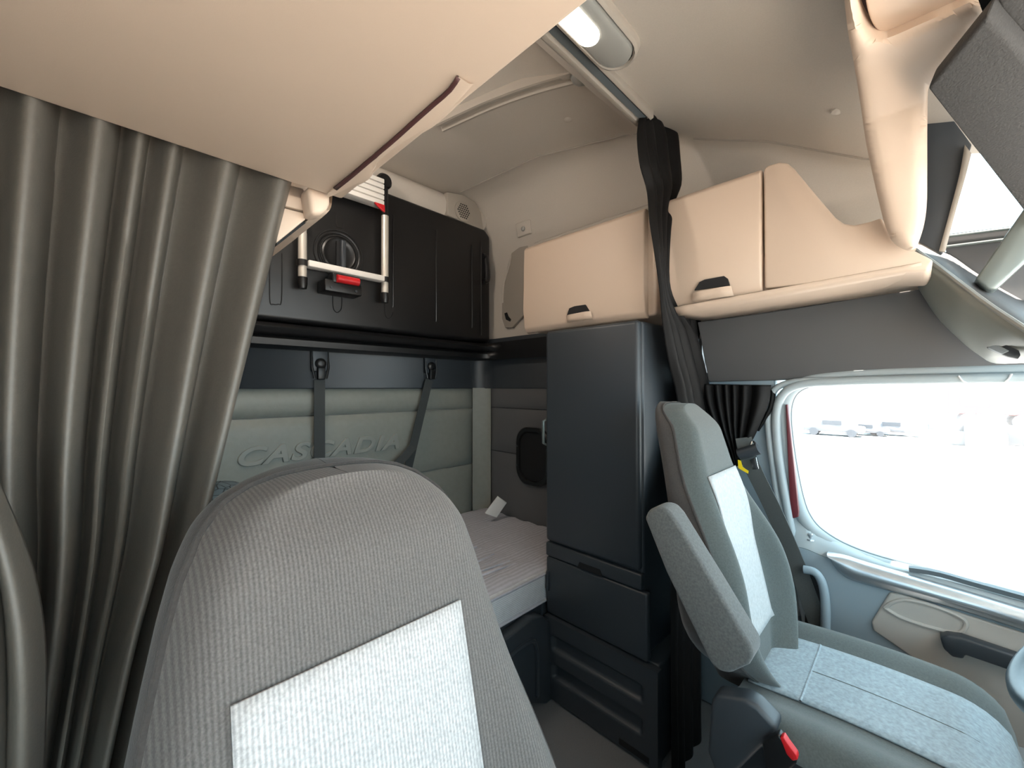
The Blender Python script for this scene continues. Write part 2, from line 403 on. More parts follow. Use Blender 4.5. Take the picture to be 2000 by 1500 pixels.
# ------------------------------------------------------------------ back of the sleeper
# fascia above the bunk
fas = []
for x in [i / 14 * 2.0 - .35 for i in range(15)]:
    fas.append([Vector((x, y, H + z)) for y, z in ((1.99, 1.15), (1.93, 1.125), (1.885, 1.09), (1.872, 1.05), (1.88, 1.0), (1.92, .955), (1.99, .94))])
S(MB().grid(fas), 'trim_5', 'liner', sharp=60)
sp = thing('speaker_grille', 'grey perforated speaker grille at the ceiling corner above the black bunk', 'speaker', at(905, 410, y=1.86))
MB().prism(pxs([(873, 374), (905, 380), (928, 394), (940, 415), (945, 452), (875, 420)], y=1.862), (0, .05, 0)).build('plate', 'trim', sp, bevel=.006)
cen = at(905, 413, y=1.855)
gr = MB().lathe(cen, (0, -1, 0), [(.058, -.006), (.058, .001), (.05, .0035)], 32).build('grille', 'trim', sp)
for i in range(-3, 4):
    for j in range(-3, 4):
        xx = (i + (j % 2) * .5) * .0145; zz = j * .0126
        if xx * xx + zz * zz < .044 ** 2:
            pass
holes = MB()
for i in range(-4, 5):
    for j in range(-3, 4):
        xx = (i + (j % 2) * .5) * .0135; zz = j * .0122
        if xx * xx + zz * zz < .046 ** 2:
            holes.lathe(cen + Vector((xx, -.0032, zz)), (0, -1, 0), [(.0048, -.002), (.0048, .0008)], 8)
ho = holes.build('perforation', 'deep', gr); ho['kind'] = 'stuff'

# dark band under the bunk with curved inner corner, padded panels below
def corner_path(r, yb, xr, x0, y0, n=8):
    pts = [Vector((x0, yb, 0))]
    for i in range(n + 1):
        a = math.pi / 2 * i / n
        pts.append(Vector((xr - r + r * math.sin(a), yb - r + r * math.cos(a), 0)))
    pts.append(Vector((xr, y0, 0))); return pts
path = corner_path(.12, 1.955, 1.69, -.38, 1.05)
S(MB().grid([[p + Vector((0, 0, H + z)) for z in (-.005, .0, .05, .2, .30)] for p in path]), 'trim_6', 'char', sharp=60, solid=.01)
# black rolled ledge along the bottom of the bunk
ledge = []
lp = corner_path(.10, 1.85, 1.64, -.38, 1.10)
for p in lp:
    ledge.append([p + Vector((0, 0, H + z)) + (Vector((0, oy, 0))) for oy, z in ((.09, .27), (.0, .265), (-.03, .245), (-.02, .225), (.01, .215), (-.015, .20), (-.01, .175), (.03, .165), (.09, .165))])
S(MB().grid(ledge), 'trim_7', 'black', sharp=60)
pb = thing('upholstered_backboard', 'grey padded leather panel on the back wall behind the bed, with raised lettering', 'wall panel', (.7, 1.96, .45))
def pad(x0, x1, z0, z1, y, bulge, nx=18, nz=8):
    rows = []
    for j in range(nz + 1):
        t = j / nz; r = []
        for i in range(nx + 1):
            s = i / nx
            e = min(s, 1 - s) * (x1 - x0); f = min(t, 1 - t) * (z1 - z0)
            bz = bulge * (1 - math.exp(-f / .02)) * (1 - math.exp(-e / .02))
            r.append(Vector((lerp(x0, x1, s), y - bz, lerp(z0, z1, t))))
        rows.append(r)
    return MB().grid(rows)
for z0, z1 in ((H - .128, H - .002), (H - .474, H - .132), (.40, H - .478)):
    pad(-.38, 1.625, z0, z1, 1.975, .022, 40, 14).build('pad', 'leather', pb, sharp=80)
# corner roll
cr = []
for j in range(17):
    z = lerp(.40, H - .002, j / 16)
    cr.append([Vector((1.60 + .085 * math.sin(a) , 1.965 - .02 - .075 * (1 - math.cos(a)) - .018 * math.sin(2 * a), z)) for a in [math.pi / 2 * k / 8 for k in range(9)]])
MB().grid(cr).build('corner_roll', 'leather', pb, sharp=80)
sp2 = thing('upholstered_sideboard', 'dark grey padded side panel with an oval opening, between corner roll and tall cabinet', 'wall panel', (1.69, 1.5, .45))
for z0, z1 in ((H - .120, H - .002), (H - .385, H - .124), (.42, H - .389)):
    p = pad(1.06, 1.87, z0, z1, 0, .014, 20, 10)
    p.v = [Vector((1.69 + v.y, v.x, v.z)) for v in p.v]
    p.build('pad', 'leatherd', sp2, sharp=80)
# raised lettering
cu = bpy.data.curves.new('lettering', 'FONT'); cu.body = 'CASCADIA'; cu.size = .105; cu.extrude = .005; cu.bevel_depth = .003; cu.offset = .001
cu.shear = .3; cu.space_character = 1.12; cu.align_x = 'CENTER'
to = bpy.data.objects.new('lettering_tmp', cu); C.objects.link(to)
bpy.context.view_layer.update()
me = bpy.data.meshes.new_from_object(to.evaluated_get(bpy.context.evaluated_depsgraph_get()))
C.objects.unlink(to); bpy.data.objects.remove(to)
me.transform(Matrix.Diagonal((1.32, 1, 1, 1)))
me.transform(Matrix.Rotation(R90, 4, 'X'))
lo = bpy.data.objects.new('lettering', me); C.objects.link(lo); me.materials.clear(); me.materials.append(M['emboss'])
tl, tr_ = at(470, 905, y=1.950), at(770, 880, y=1.950)
lo.parent = pb; lo.location = Vector(((tl.x + tr_.x) / 2, 1.951, (tl.z + tr_.z) / 2)) - Vector(pb['_w'][:])

# oval opening
ov = thing('oval_opening', 'black oval framed opening in the dark padded side panel beside the tall cabinet', 'wall opening', at(1040, 945, x=1.675))
def rrect(c, hw, hh, r, n=8):
    pts = []
    for cx_, cz_, a0 in ((hw - r, hh - r, 0), (-(hw - r), hh - r, 90), (-(hw - r), -(hh - r), 180), (hw - r, -(hh - r), 270)):
        for k in range(n + 1):
            a = math.radians(a0 + 90 * k / n); pts.append(Vector((0, cx_ + r * math.cos(a), cz_ + r * math.sin(a))) + c)
    return pts
oc = at(1040, 892, x=1.664)
rings = [[p + Vector((dx, 0, 0)) for p in rrect(oc, .122 - i_, .160 - i_, .085 - i_ * .5)] for i_, dx in ((0, .012), (.0, -.004), (.006, -.010), (.022, -.008), (.026, .0), (.028, .010))]
MB().grid(rings, closed=True).build('frame', 'black', ov)
MB().prism(rrect(oc + Vector((.004, 0, 0)), .096, .134, .07), (.004, 0, 0)).build('recess', 'deep', ov)
for yy, zz in ((.112, .05), (.112, -.06), (-.112, .05), (-.112, -.06)):
    MB().lathe(oc + Vector((-.009, yy, zz)), (-1, 0, 0), [(.006, 0), (.005, .002)], 10).build('screw', 'char', ov)

# ------------------------------------------------------------------ folded upper bunk
ub = thing('upper_bunk', 'black plastic upper bunk folded up against the back wall', 'bunk', (.7, 1.85, 1.53))
YF = 1.85
bp_ = [Vector((-.36, YF, H + .275)), Vector((1.665, YF, H + .275)), Vector((1.665, YF, H + .93)), Vector((1.62, YF, H + .965)), Vector((-.36, YF, H + .985))]
MB().prism(bp_, (0, .13, 0)).build('platform', 'black', ub, bevel=.022, seg=4)
def rib(px, y0, y1, r=.0045):
    a, b = at(px, y0, y=YF), at(px, y1, y=YF); b.x = a.x
    return MB().tube([a + Vector((0, .002, 0)), lerp(a, b, .02) - Vector((0, .001, 0)), lerp(a, b, .98) - Vector((0, .001, 0)), b + Vector((0, .002, 0))], r, 8)
for px, y0, y1 in ((768, 420, 600), (852, 450, 628), (922, 478, 640), (940, 470, 655)):
    rib(px, y0, y1).build('rib', 'black', ub)
def slot_outline(pts):
    P = pxs(pts, y=YF - .001)
    return MB().tube(resample(P, 26), .0022, 6)
for pts in (((527, 500), (527, 585), (534, 594), (543, 594), (550, 585), (551, 495)), ((650, 572), (651, 600), (656, 609), (662, 609), (667, 601), (668, 574)),
            ((752, 588), (752, 612), (757, 621), (764, 619), (768, 610)), ((656, 416), (657, 440), (664, 444), (671, 443), (672, 420))):
    slot_outline(pts).build('slot_rim', 'deep', ub)
kc = at(662, 497, y=YF)
MB().lathe(kc, (0, -1, 0), [(.108, -.004), (.106, .003), (.098, .005), (.092, .003), (.088, -.003)], 48).build('latch_ring', 'black', ub)
kn = MB().lathe(kc, (0, -1, 0), [(.078, -.004), (.077, .006), (.070, .010), (.064, .006), (.05, .004), (.0, .003)], 48).build('latch_knob', 'black', ub)
MB().box(kc.x + .0, kc.x + .022, YF - .030, YF - .002, kc.z - .062, kc.z + .062).build('finger_bar', 'char', kn, bevel=.006)
MB().box(kc.x - .016, kc.x + .0, YF - .0125, YF - .010, kc.z - .055, kc.z + .055).build('finger_slot', 'deep', kn)
for r_ in (.108, .082):
    MB().tube([kc + Vector((r_ * math.cos(a), -.004, r_ * math.sin(a))) for a in [2 * math.pi * k / 48 for k in range(49)]], .0035, 6, caps=False).build('groove', 'deep', ub)
MB().tube(resample([at(943, 500, y=1.842), at(950, 505, y=1.842), at(952, 545, y=1.842), at(945, 550, y=1.842)], 12), .016, 8).build('hinge_boss', 'black', ub)

# ladder hanging on the bunk
YL = 1.80
ld = thing('bunk_ladder', 'telescopic aluminium ladder clipped to the black bunk', 'ladder', at(662, 590, y=YL))
def rail(xp, top, mid, bot, r=.017):
    a = at(xp[0], top, y=YL); m_ = at(xp[1], mid, y=YL); b = at(xp[2], bot, y=YL)
    m_.x = a.x; b.x = a.x
    o_ = MB().tube([a, m_], r, 16).build('rail', 'alu', ld)
    MB().tube([m_ + Vector((0, 0, .012)), m_ - Vector((0, 0, .012))], r * 1.32, 16).build('collar', 'black', ld)
    MB().tube([m_, b], r * .98, 16).build('rail', 'alu', ld)
    MB().tube([b + Vector((0, 0, .012)), b - Vector((0, 0, .018)), b - Vector((0, 0, .035))], [r * 1.15, r * 1.15, r * .95], 16).build('foot', 'black', ld)
    return a, m_, b
R_ = rail((752, 748, 745), 422, 546, 576)
L_ = rail((591, 587, 584), 455, 513, 546)
tp = at(752, 425, y=YL); MB().tube([Vector((R_[0].x, YL, R_[0].z)), Vector((R_[0].x, YL, R_[0].z + .15))], .014, 14).build('rail_sleeve', 'black', ld)
MB().tube([Vector((L_[0].x, YL, L_[0].z)), Vector((L_[0].x, YL, R_[0].z + .15))], .016, 14).build('rail', 'alu', ld)
# stacked treads at the top
zt = R_[0].z + .035
xa, xb = L_[0].x + .02, R_[0].x - .018
for k in range(5):
    z0 = zt + k * .026
    MB().box(xa, xb, YL - .030, YL + .028, z0, z0 + .022).build('tread', 'alup', ld, bevel=.004, seg=2)
MB().prism([Vector((xb - .055, YL - .03, zt + .004)), Vector((xb + .002, YL - .03, zt + .004)), Vector((xb + .004, YL - .03, zt - .03)), Vector((xb - .01, YL - .03, zt - .026))], (0, .012, 0)).build('release_tab', 'red', ld, bevel=.003)
# lower tread
lt = MB().prism([Vector((xa - .004, YL - .028, L_[1].z - .014)), Vector((xa - .004, YL - .028, L_[1].z + .012)), Vector((xb + .004, YL - .028, R_[1].z + .012)), Vector((xb + .004, YL - .028, R_[1].z - .014))], (0, .05, 0))
lt.build('tread', 'alup', ld, bevel=.004, seg=2)
# clip with red roller
cl = at(668, 553, y=YL - .03)
MB().box(cl.x - .075, cl.x + .085, YL - .04, YF - .002, cl.z - .045, cl.z + .005).build('clip_bracket', 'black', ld, bevel=.004)
MB().box(cl.x - .045, cl.x + .075, YL - .045, YL + .01, cl.z - .006, cl.z + .036).build('clip_jaw', 'black', ld, bevel=.006)
MB().tube([cl + Vector((-.03, -.018, .012)), cl + Vector((.066, -.018, .012))], .017, 16).build('clip_roller', 'red', ld)
for dx in (-.05, .058):
    MB().lathe(cl + Vector((dx, -.011, -.028)), (0, -1, 0), [(.006, 0), (.005, .003)], 10).build('screw', 'char', ld)
# upper hook of the ladder
hk = at(752, 372, y=YL)
MB().lathe(Vector((R_[0].x - .005, YL - .005, R_[0].z + .165)), (0, 1, 0), [(.03, -.012), (.038, 0), (.038, .03), (.03, .04)], 20).build('hook', 'black', ld)

# ------------------------------------------------------------------ restraint straps
def strap_thing(label, bpx, pts, tail=None):
    b = at(*bpx, y=1.935)
    t = thing('restraint_strap', label, 'strap', b, 'bunk restraint straps on the back wall')
    w_ = .036
    for sx in (-1, 1):
        MB().tube([b + Vector((sx * w_ * .95, 0, .085)), b + Vector((sx * w_, -.012, .0)), b + Vector((sx * w_ * .7, -.014, -.05))], .0055, 8).build('bracket', 'black', t)
    MB().box(b.x - w_, b.x + w_, 1.925, 1.95, b.z - .02, b.z + .1).build('mount_plate', 'char', t, bevel=.006)
    MB().lathe(b + Vector((0, -.016, .018)), (0, -1, 0), [(.024, -.006), (.024, .004), (.018, .010), (.01, .012)], 20).build('buckle', 'black', t)
    MB().box(b.x - .016, b.x + .016, 1.906, 1.925, b.z - .055, b.z + .0).build('buckle_tongue', 'black', t, bevel=.004)
    MB().tube(pts, 1, flat=(.024, .0015), up=(1, 0, 0)).build('webbing', 'strap', t)
    if tail: MB().tube(tail, 1, flat=(.02, .0015), up=(1, 0, .3)).build('webbing', 'strap', t)
a = at(624, 742, y=1.925)
strap_thing('dark webbing strap hanging straight down over the padded back panel', (624, 718), [a, Vector((a.x, 1.92, .9)), Vector((a.x, 1.91, .52))])
a = at(838, 742, y=1.925); b_ = at(806, 876, y=1.90)
strap_thing('dark webbing strap slanting and forking at its lower end, nearer the cabinet', (840, 722), [a, lerp(a, b_, .5), b_, at(797, 915, y=1.89), at(793, 960, y=1.89)], [b_ + Vector((0, -.003, .01)), at(790, 893, y=1.88), at(765, 915, y=1.88), at(735, 945, y=1.87)])

# ------------------------------------------------------------------ bed
bb = thing('bed_base', 'dark bed frame and front board beneath the mattress', 'bed frame', (.45, 1.5, 0))
MB().box(-.38, 1.275, 1.12, 1.95, 0.0, .33).box(1.275, 1.68, 1.10, 1.95, 0, .37).build('base_box', 'char', bb, bevel=.01)
MB().box(-.38, 1.275, 1.10, 1.95, .33, .372).build('frame_rail', 'char', bb, bevel=.008)
mt = thing('mattress', 'light grey mattress with ribbed side band lying on the dark bed frame', 'mattress', (.45, 1.5, .374))
rows = []
def mat_ring(y, z1, n=40):
    return [Vector((lerp(-.37, 1.672, i / n), y, z1 + .0025 * math.sin(i * 2.1 + y * 9) )) for i in range(n + 1)]
YM = 1.095
prof = [(YM + .012, .492), (YM + .03, .502), (YM + .06, .508)] + [(YM + .06 + .775 * k / 22, .508 + .004 * math.sin(k * 1.9)) for k in range(1, 23)]
MB().grid([mat_ring(y, z) for y, z in prof]).build('top_cover', 'mattress', mt, sharp=80)
MB().box(-.37, 1.672, YM, 1.94, .375, .494).build('side_band', 'mattress_side', mt, bevel=.012)
for z in (.489, .379):
    MB().tube([Vector((-.37, YM - .001, z)), Vector((1.66, YM - .001, z))], .006, 8).build('piping', 'mattress', mt)
for k in range(9):
    y = YM + .09 + k * .042
    MB().tube([Vector((lerp(.2, 1.24, i / 10), y + .012 * math.sin(i * .9 + k), .5075 + .003 * math.sin(math.pi * i / 10))) for i in range(11)], .0045, 6).build('crease', 'mattress', mt)
tg = MB().prism([at(948, 1003, y=1.69), at(970, 1011, y=1.67), at(990, 982, y=1.67), at(973, 970, y=1.69)], (0.004, .01, .002))
tag(tg.build('mattress_tag', 'white', bevel=.001), 'white fabric tag sticking up in the corner of the bed', 'tag')
pl = MB()
pc = at(428, 990, y=1.62); pc.z = .735
rows = []
for j in range(9):
    v = j / 8 * math.pi
    rows.append([pc + Vector((.17 * math.sin(v) * math.cos(q) ** 1, .16 * math.sin(v) * math.sin(q), -.0 + .222 * math.cos(v))) for q in [2 * math.pi * k / 20 for k in range(20)]])
pl.grid(rows, closed=True, caps=True)
po = tag(pl.build('patterned_cushion', 'pillow', subsurf=1, sharp=80), 'dark cushion with crossing line pattern on the bed behind the near seat', 'cushion')
# storage step in front of the bed
sb = thing('storage_box', 'dark moulded box with arched recess under the bed, left of the tall cabinet', 'storage box', (1.08, 1.04, 0))
MB().prism(pxs([(968, 1262), (1000, 1240), (1040, 1208), (1060, 1203), (1074, 1212), (1079, 1366), (1068, 1376), (1040, 1376), (1000, 1376), (900, 1376)], y=1.05), (0, .05, 0)).build('body', 'char', sb, bevel=.008)
MB().tube(resample(pxs([(975, 1300), (1000, 1278), (1020, 1262), (1038, 1252), (1046, 1258), (1050, 1290), (1050, 1360)], y=1.047), 26), .008, 8).build('arch_rim', 'char', sb)

# ------------------------------------------------------------------ tall cabinet
tc_ = thing('tall_cabinet', 'tall dark grey plastic cabinet standing behind the driver seat', 'cabinet', (1.48, .87, 0))
XC = 1.28
MB().box(XC + .018, 1.68, .662, 1.085, .33, 1.49).build('body', 'char', tc_, bevel=.012)
MB().box(XC + .022, 1.68, .61, 1.09, .0, .335).build('base', 'char', tc_, bevel=.010)
MB().box(XC - .002, XC + .03, .668, 1.085, .632, 1.493).build('upper_door', 'char', tc_, bevel=.016, seg=4)
MB().box(XC - .001, XC + .03, .662, 1.083, .572, .626).build('drawer_strip', 'char', tc_, bevel=.006)
MB().box(XC, XC + .03, .640, 1.083, .338, .568).build('lower_door', 'char', tc_, bevel=.010)
np_ = at(1152, 1112, x=XC)
MB().prism([Vector((XC - .0035, np_.y + .055, .572)), Vector((XC - .0035, np_.y + .045, .594)), Vector((XC - .0035, np_.y - .045, .594)), Vector((XC - .0035, np_.y - .055, .572))], (.006, 0, 0)).build('finger_notch', 'deep', tc_)
def trough(y, z):
    d = 0
    for z0 in (.205, .095):
        d = max(d, smooth(.648, .666, y) * (1 - smooth(1.030, 1.048, y)) * smooth(z0 - .004, z0 + .012, z) * (1 - smooth(z0 + .050, z0 + .062, z)))
    return d
rows = []
for j in range(61):
    z = lerp(.012, .332, j / 60)
    rows.append([Vector((XC - .012 + .016 * trough(lerp(.60, 1.083, i / 90), z), lerp(.60, 1.083, i / 90), z)) for i in range(91)])
e_ = MB().grid(rows)
ring_ = [Vector((XC - .012, y, z)) for y, z in ((.60, .012), (1.083, .012), (1.083, .332), (.60, .332))]
e_.grid([ring_, [p + Vector((.03, 0, 0)) for p in ring_]], closed=True)
bs = e_.build('base_panel', 'char', tc_, sharp=50)
MB().box(XC - .014, XC - .010, .63, .74, .02, .04).build('toe_notch', 'deep', bs)
MB().box(XC + .30, 1.68, .655, .663, .34, 1.485).build('front_panel', 'char', tc_, bevel=.003)
MB().tube([Vector((XC + .02, 1.09, .83 + .19)), Vector((XC - .004, 1.092, .84 + .19)), Vector((XC - .006, 1.092, .93 + .19)), Vector((XC + .02, 1.09, .94 + .19))], .006, 8).build('door_catch', 'silverd', tc_)
MB().box(XC - .006, XC + .004, 1.065, 1.078, .43, .51).build('latch', 'char', tc_, bevel=.003)

# ------------------------------------------------------------------ driver side overhead cabinets
XO = 1.37
def handle(par, dark, cup):
    MB().prism(pxs(dark, x=XO - .0095), (.006, 0, 0)).build('grip_recess', 'deep', par)
    c = pxs(cup, x=XO - .0095)
    n = 8; top = [lerp(c[0], c[1], i / n) for i in range(n + 1)]; bot = [lerp(c[3], c[2], i / n) for i in range(n + 1)]
    rows = []
    for i in range(n + 1):
        e = min(1, min(i, n - i) / 1.2)
        rows.append([top[i] + Vector((.004, 0, 0)), top[i] + Vector((-.010 * e, 0, .001)), lerp(top[i], bot[i], .5) + Vector((-.014 * e, 0, 0)), lerp(top[i], bot[i], .85) + Vector((-.010 * e, 0, 0)), bot[i] + Vector((.003, 0, 0))])
    MB().grid(rows).build('grip', 'beige', par, sharp=70)
oc1 = thing('overhead_cabinet', 'beige overhead locker with one flap door, directly above the tall cabinet', 'cabinet', (1.5, .97, H + .25))
MB().box(XO + .028, 1.70, .662, 1.29, H + .262, H + .652).build('body', 'beige', oc1, bevel=.012)
o1 = MB().prism([Vector((XO, 1.292, H + .64)), Vector((XO + .012, 1.292, H + .654)), Vector((XO + .035, 1.292, H + .654)), Vector((XO + .035, 1.292, H + .252)), Vector((XO + .018, 1.292, H + .255)), Vector((XO + .002, 1.292, H + .275)), Vector((XO - .008, 1.292, H + .36))], (0, -.60, 0)).build('flap_door', 'beige', oc1, bevel=.006)
MB().tube([Vector((XO + .05, 1.26, H + .668)), Vector((XO + .05, .67, H + .668))], .014, 10).build('top_rail', 'trim', oc1)
handle(o1, [(1107, 616), (1112, 602), (1122, 598), (1143, 595), (1150, 607)], [(1106, 617), (1154, 608), (1157, 623), (1108, 630)])
oc2 = thing('overhead_cabinet', 'beige overhead locker above the driver window, with flap door and sloping nose', 'cabinet', (1.5, .3, H + .25))
o2 = MB().prism([Vector((XO, .607, H + .64)), Vector((XO + .012, .607, H + .654)), Vector((XO + .035, .607, H + .654)), Vector((XO + .035, .607, H + .27)), Vector((XO + .02, .607, H + .275)), Vector((XO + .0, .607, H + .31)), Vector((XO - .008, .607, H + .37))], (0, -.284, 0)).build('flap_door', 'beige', oc2, bevel=.006)
handle(o2, [(1356, 567), (1366, 551), (1376, 546), (1414, 539), (1421, 544), (1425, 557)], [(1353, 573), (1428, 559), (1433, 577), (1352, 588)])
MB().box(XO + .03, 1.70, .03, .606, H + .285, H + .40).build('body', 'beige', oc2, bevel=.01)
MB().box(XO + .03, 1.70, .325, .604, H + .30, H + .648).build('body_top', 'beige', oc2, bevel=.01)
# underside: curved from the face to the side wall
rows = []
for i in range(17):
    t = i / 16
    pf = at(lerp(1309, 1800, t), lerp(601, 512, t), x=XO)
    pw = at(lerp(1370, 1806, t), lerp(625.5, 561, t), x=1.672)
    pw2 = Vector((pf.x + .035, pf.y, pf.z - .022 + .01 * t))
    pw3 = Vector((1.672, pf.y + .0, pw.z))
    rows.append([pf, Vector((XO + .008, pf.y, pf.z - .014)), pw2, lerp(pw2, pw3, .5), pw3])
MB().grid(rows).build('underside', 'beige', oc2, sharp=70, solid=.004, solid_off=-1)
npx = [(1493, 563), (1491, 330), (1500, 322), (1522, 316), (1538, 318), (1552, 330), (1600, 388), (1632, 425), (1648, 436), (1668, 439), (1700, 432), (1722, 424), (1745, 470), (1788, 490), (1824, 508), (1812, 530), (1760, 532), (1640, 550)]
MB().prism(pxs(npx, x=XO), (.20, 0, 0)).build('nose_panel', 'beige', oc2, bevel=.007)

# bracket plate on the side wall behind the rear locker and small clip
bk = thing('wall_bracket', 'grey mounting plate on the side wall behind the left end of the rear locker', 'bracket', at(1000, 640, x=1.695))
MB().prism(pxs([(1032, 468), (1012, 484), (999, 494), (992, 515), (986, 545), (980, 575), (980, 622), (986, 640), (1000, 640), (1026, 612)], x=1.695), (.05, 0, 0)).build('plate', 'trim', bk, bevel=.004)
MB().tube(resample(pxs([(999, 500), (993, 525), (984, 556), (982, 592)], x=1.692), 12), .005, 8).build('rib', 'liner', bk)
MB().prism(pxs([(985, 612), (990, 610), (993, 618), (998, 624), (996, 628), (988, 624)], x=1.693), (.01, 0, 0)).build('hole', 'deep', bk)
cp = thing('garment_clip', 'small square beige clip with bright centre on the curved headliner', 'clip', at(1022, 462, x=1.69))
MB().prism([at(1006, 437, x=1.662), at(1034, 428, x=1.661), at(1036, 455, x=1.672), at(1010, 464, x=1.676)], (.03, 0, 0)).build('base', 'liner', cp, bevel=.006)
MB().lathe(at(1022, 447, x=1.668), (-1, 0, -.25), [(.015, -.004), (.013, .004), (.006, .008)], 16).build('stud', 'lens', cp)

# ------------------------------------------------------------------ ceiling fittings
YRl = .652
rl = thing('curtain_rail', 'grey double curtain track running across the ceiling', 'curtain rail', (.7, YRl, H + .905))
MB().prism([Vector((XL + .02, y, H + z)) for y, z in ((YRl - .03, .94), (YRl - .03, .912), (YRl - .018, .908), (YRl - .016, .918), (YRl + .014, .918), (YRl + .016, .906), (YRl + .034, .910), (YRl + .034, .94))], (1.70, 0, 0)).build('track', 'trim', rl, bevel=.002, seg=2)
MB().box(XL + .02, 1.28, YRl - .012, YRl + .010, H + .914, H + .9185).build('groove', 'rubber', rl)
lamp = thing('ceiling_lamp', 'oval ceiling lamp, its far half dark and its near half lit', 'ceiling lamp', (.85, .555, H + .88))
def capsule(xa, xb, y, hw, z, n=10):
    pts = []
    for k in range(n + 1):
        a = math.radians(-90 + 180 * k / n); pts.append(Vector((xb - hw * 1.2 + hw * 1.2 * math.cos(a), y + hw * math.sin(a), z)))
    for k in range(n + 1):
        a = math.radians(90 + 180 * k / n); pts.append(Vector((xa + hw * 1.2 + hw * 1.2 * math.cos(a), y + hw * math.sin(a), z)))
    return pts
yl = .557
rings = [capsule(.60 - e, 1.005 + e, yl, .058 + e, H + z) for e, z in ((.006, .925), (.006, .895), (0, .882), (-.008, .878), (-.012, .884))]
MB().grid(rings, closed=True).build('housing', 'trim', lamp)
rings = [capsule(.612, .99, yl, .047, H + .886), capsule(.615, .985, yl, .043, H + .876), capsule(.63, .97, yl, .032, H + .871)]
MB().grid(rings, closed=True, caps=True).build('lens', 'lens', lamp)
rings = [capsule(.63, .865, yl + .012, .028, H + .873), capsule(.63, .865, yl + .012, .027, H + .866), capsule(.64, .855, yl + .012, .019, H + .864)]
MB().grid(rings, closed=True, caps=True).build('lit_lens', 'lit', lamp)
al = bpy.data.lights.new('ceiling_lamp_glow', 'AREA'); al.shape = 'RECTANGLE'; al.size = .24; al.size_y = .05; al.energy = 0.15; al.color = (1, .88, .76)
ao = bpy.data.objects.new('ceiling_lamp_glow', al); C.objects.link(ao); ao.location = (.757, yl + .014, H + .858)

# invented ceiling lamp hidden behind the near locker, fill light for the sleeper
sl_ = thing('sleeper_fill_lamp', 'round ceiling lamp added as fill light over the bed, hidden by the near beige locker', 'ceiling lamp', (.30, 1.35, H + 1.08))
MB().lathe((.30, 1.35, H + 1.13), (0, 0, -1), [(.09, 0), (.09, .02), (.08, .028), (.07, .024)], 28).build('housing', 'trim', sl_)
MB().lathe((.30, 1.35, H + 1.112), (0, 0, -1), [(.069, 0), (.066, .012), (.04, .018)], 28).build('lit_lens', 'lit', sl_)
al2 = bpy.data.lights.new('sleeper_fill_glow', 'POINT'); al2.energy = 6.0; al2.color = (1, .90, .80); al2.shadow_soft_size = .06
ao2 = bpy.data.objects.new('sleeper_fill_glow', al2); C.objects.link(ao2); ao2.location = (.30, 1.35, H + 1.02)

# moulded strip and panel edges on the sleeper ceiling
def zceil(y, x=1.1): return interp(zc, y)
cs = thing('ceiling_trim_strip', 'curved grey moulded strip set into the sleeper ceiling', 'ceiling trim', at(1000, 200, z=1.10))
path = resample([at(858, 246, z=1.105), at(900, 226, z=1.105), at(960, 199, z=1.10), at(1040, 170, z=1.085), at(1118, 148, z=1.068)], 24)
rows = []
for i, p in enumerate(path):
    t = (path[min(i + 1, 23)] - path[max(i - 1, 0)]).normalized(); s_ = t.cross(Vector((0, 0, 1))).normalized()
    rows.append([p - s_ * .034 + Vector((0, 0, .02)), p - s_ * .030 - Vector((0, 0, .010)), p - s_ * .018 - Vector((0, 0, .014)), p - s_ * .010 + Vector((0, 0, .002)), p + s_ * .012 + Vector((0, 0, .002)), p + s_ * .018 - Vector((0, 0, .012)), p + s_ * .026 - Vector((0, 0, .010)), p + s_ * .030 + Vector((0, 0, .02))])
MB().grid(rows).build('channel', 'trim', cs, sharp=50)
e = at(1135, 150, z=1.06)
MB().lathe(e, (.8, -.5, 0), [(.012, -.035), (.024, -.022), (.028, .0), (.022, .022), (.01, .034)], 16).build('end_cap', 'lens', cs)
MB().tube([at(1160, 143, z=1.05), at(1200, 184, z=1.05), at(1236, 226, z=1.05)], .004, 6).build('edge_bead', 'trim', cs)

# ------------------------------------------------------------------ passenger overhead cabinet (near, above the left seat)
ZU = .30
pc_ = thing('overhead_cabinet', 'large beige overhead locker above the near seat, seen from below', 'cabinet', (0, .2, H + ZU))
MB().box(-.40, .264, -.55, .648, H + ZU, H + ZU + .06).build('underside', 'beige', pc_, bevel=.006)
MB().box(-.40, .245, -.55, .644, H + ZU + .05, H + ZU + .36).build('body', 'beige', pc_, bevel=.01)
# lip of the flap door with finger gap, facing the aisle
lip = []
zl = H + ZU
outer = [(640, 383), (655, 381), (690, 366), (718, 352), (733, 332), (738, 318), (770, 292), (810, 268), (845, 248), (890, 210), (937, 162)]
inner = [(640, 378), (655, 368), (690, 340), (718, 316), (733, 304), (738, 299), (770, 272), (810, 236), (845, 205), (878, 176), (896, 150)]
a_ = resample([at(p[0], p[1], z=ZU - .002) for p in inner], 30); b2 = resample([at(p[0], p[1], z=ZU + .004) for p in outer], 30)
rows = []
for p, q in zip(a_, b2):
    rows.append([p + Vector((0, 0, .03)), p, lerp(p, q, .5) - Vector((0, 0, .004)), q, q + Vector((.012, 0, .05)), q + Vector((.0, 0, .30))])
fl = MB().grid(rows).build('flap_door', 'beige', pc_, sharp=40)
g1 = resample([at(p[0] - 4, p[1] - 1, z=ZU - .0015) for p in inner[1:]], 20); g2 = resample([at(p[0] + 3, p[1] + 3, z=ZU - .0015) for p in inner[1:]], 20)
MB().grid([[p, q] for p, q in zip(g1, g2)]).build('finger_gap', mat('gap_shadow_plastic', (70, 40, 38), .6), pc_, solid=.002)
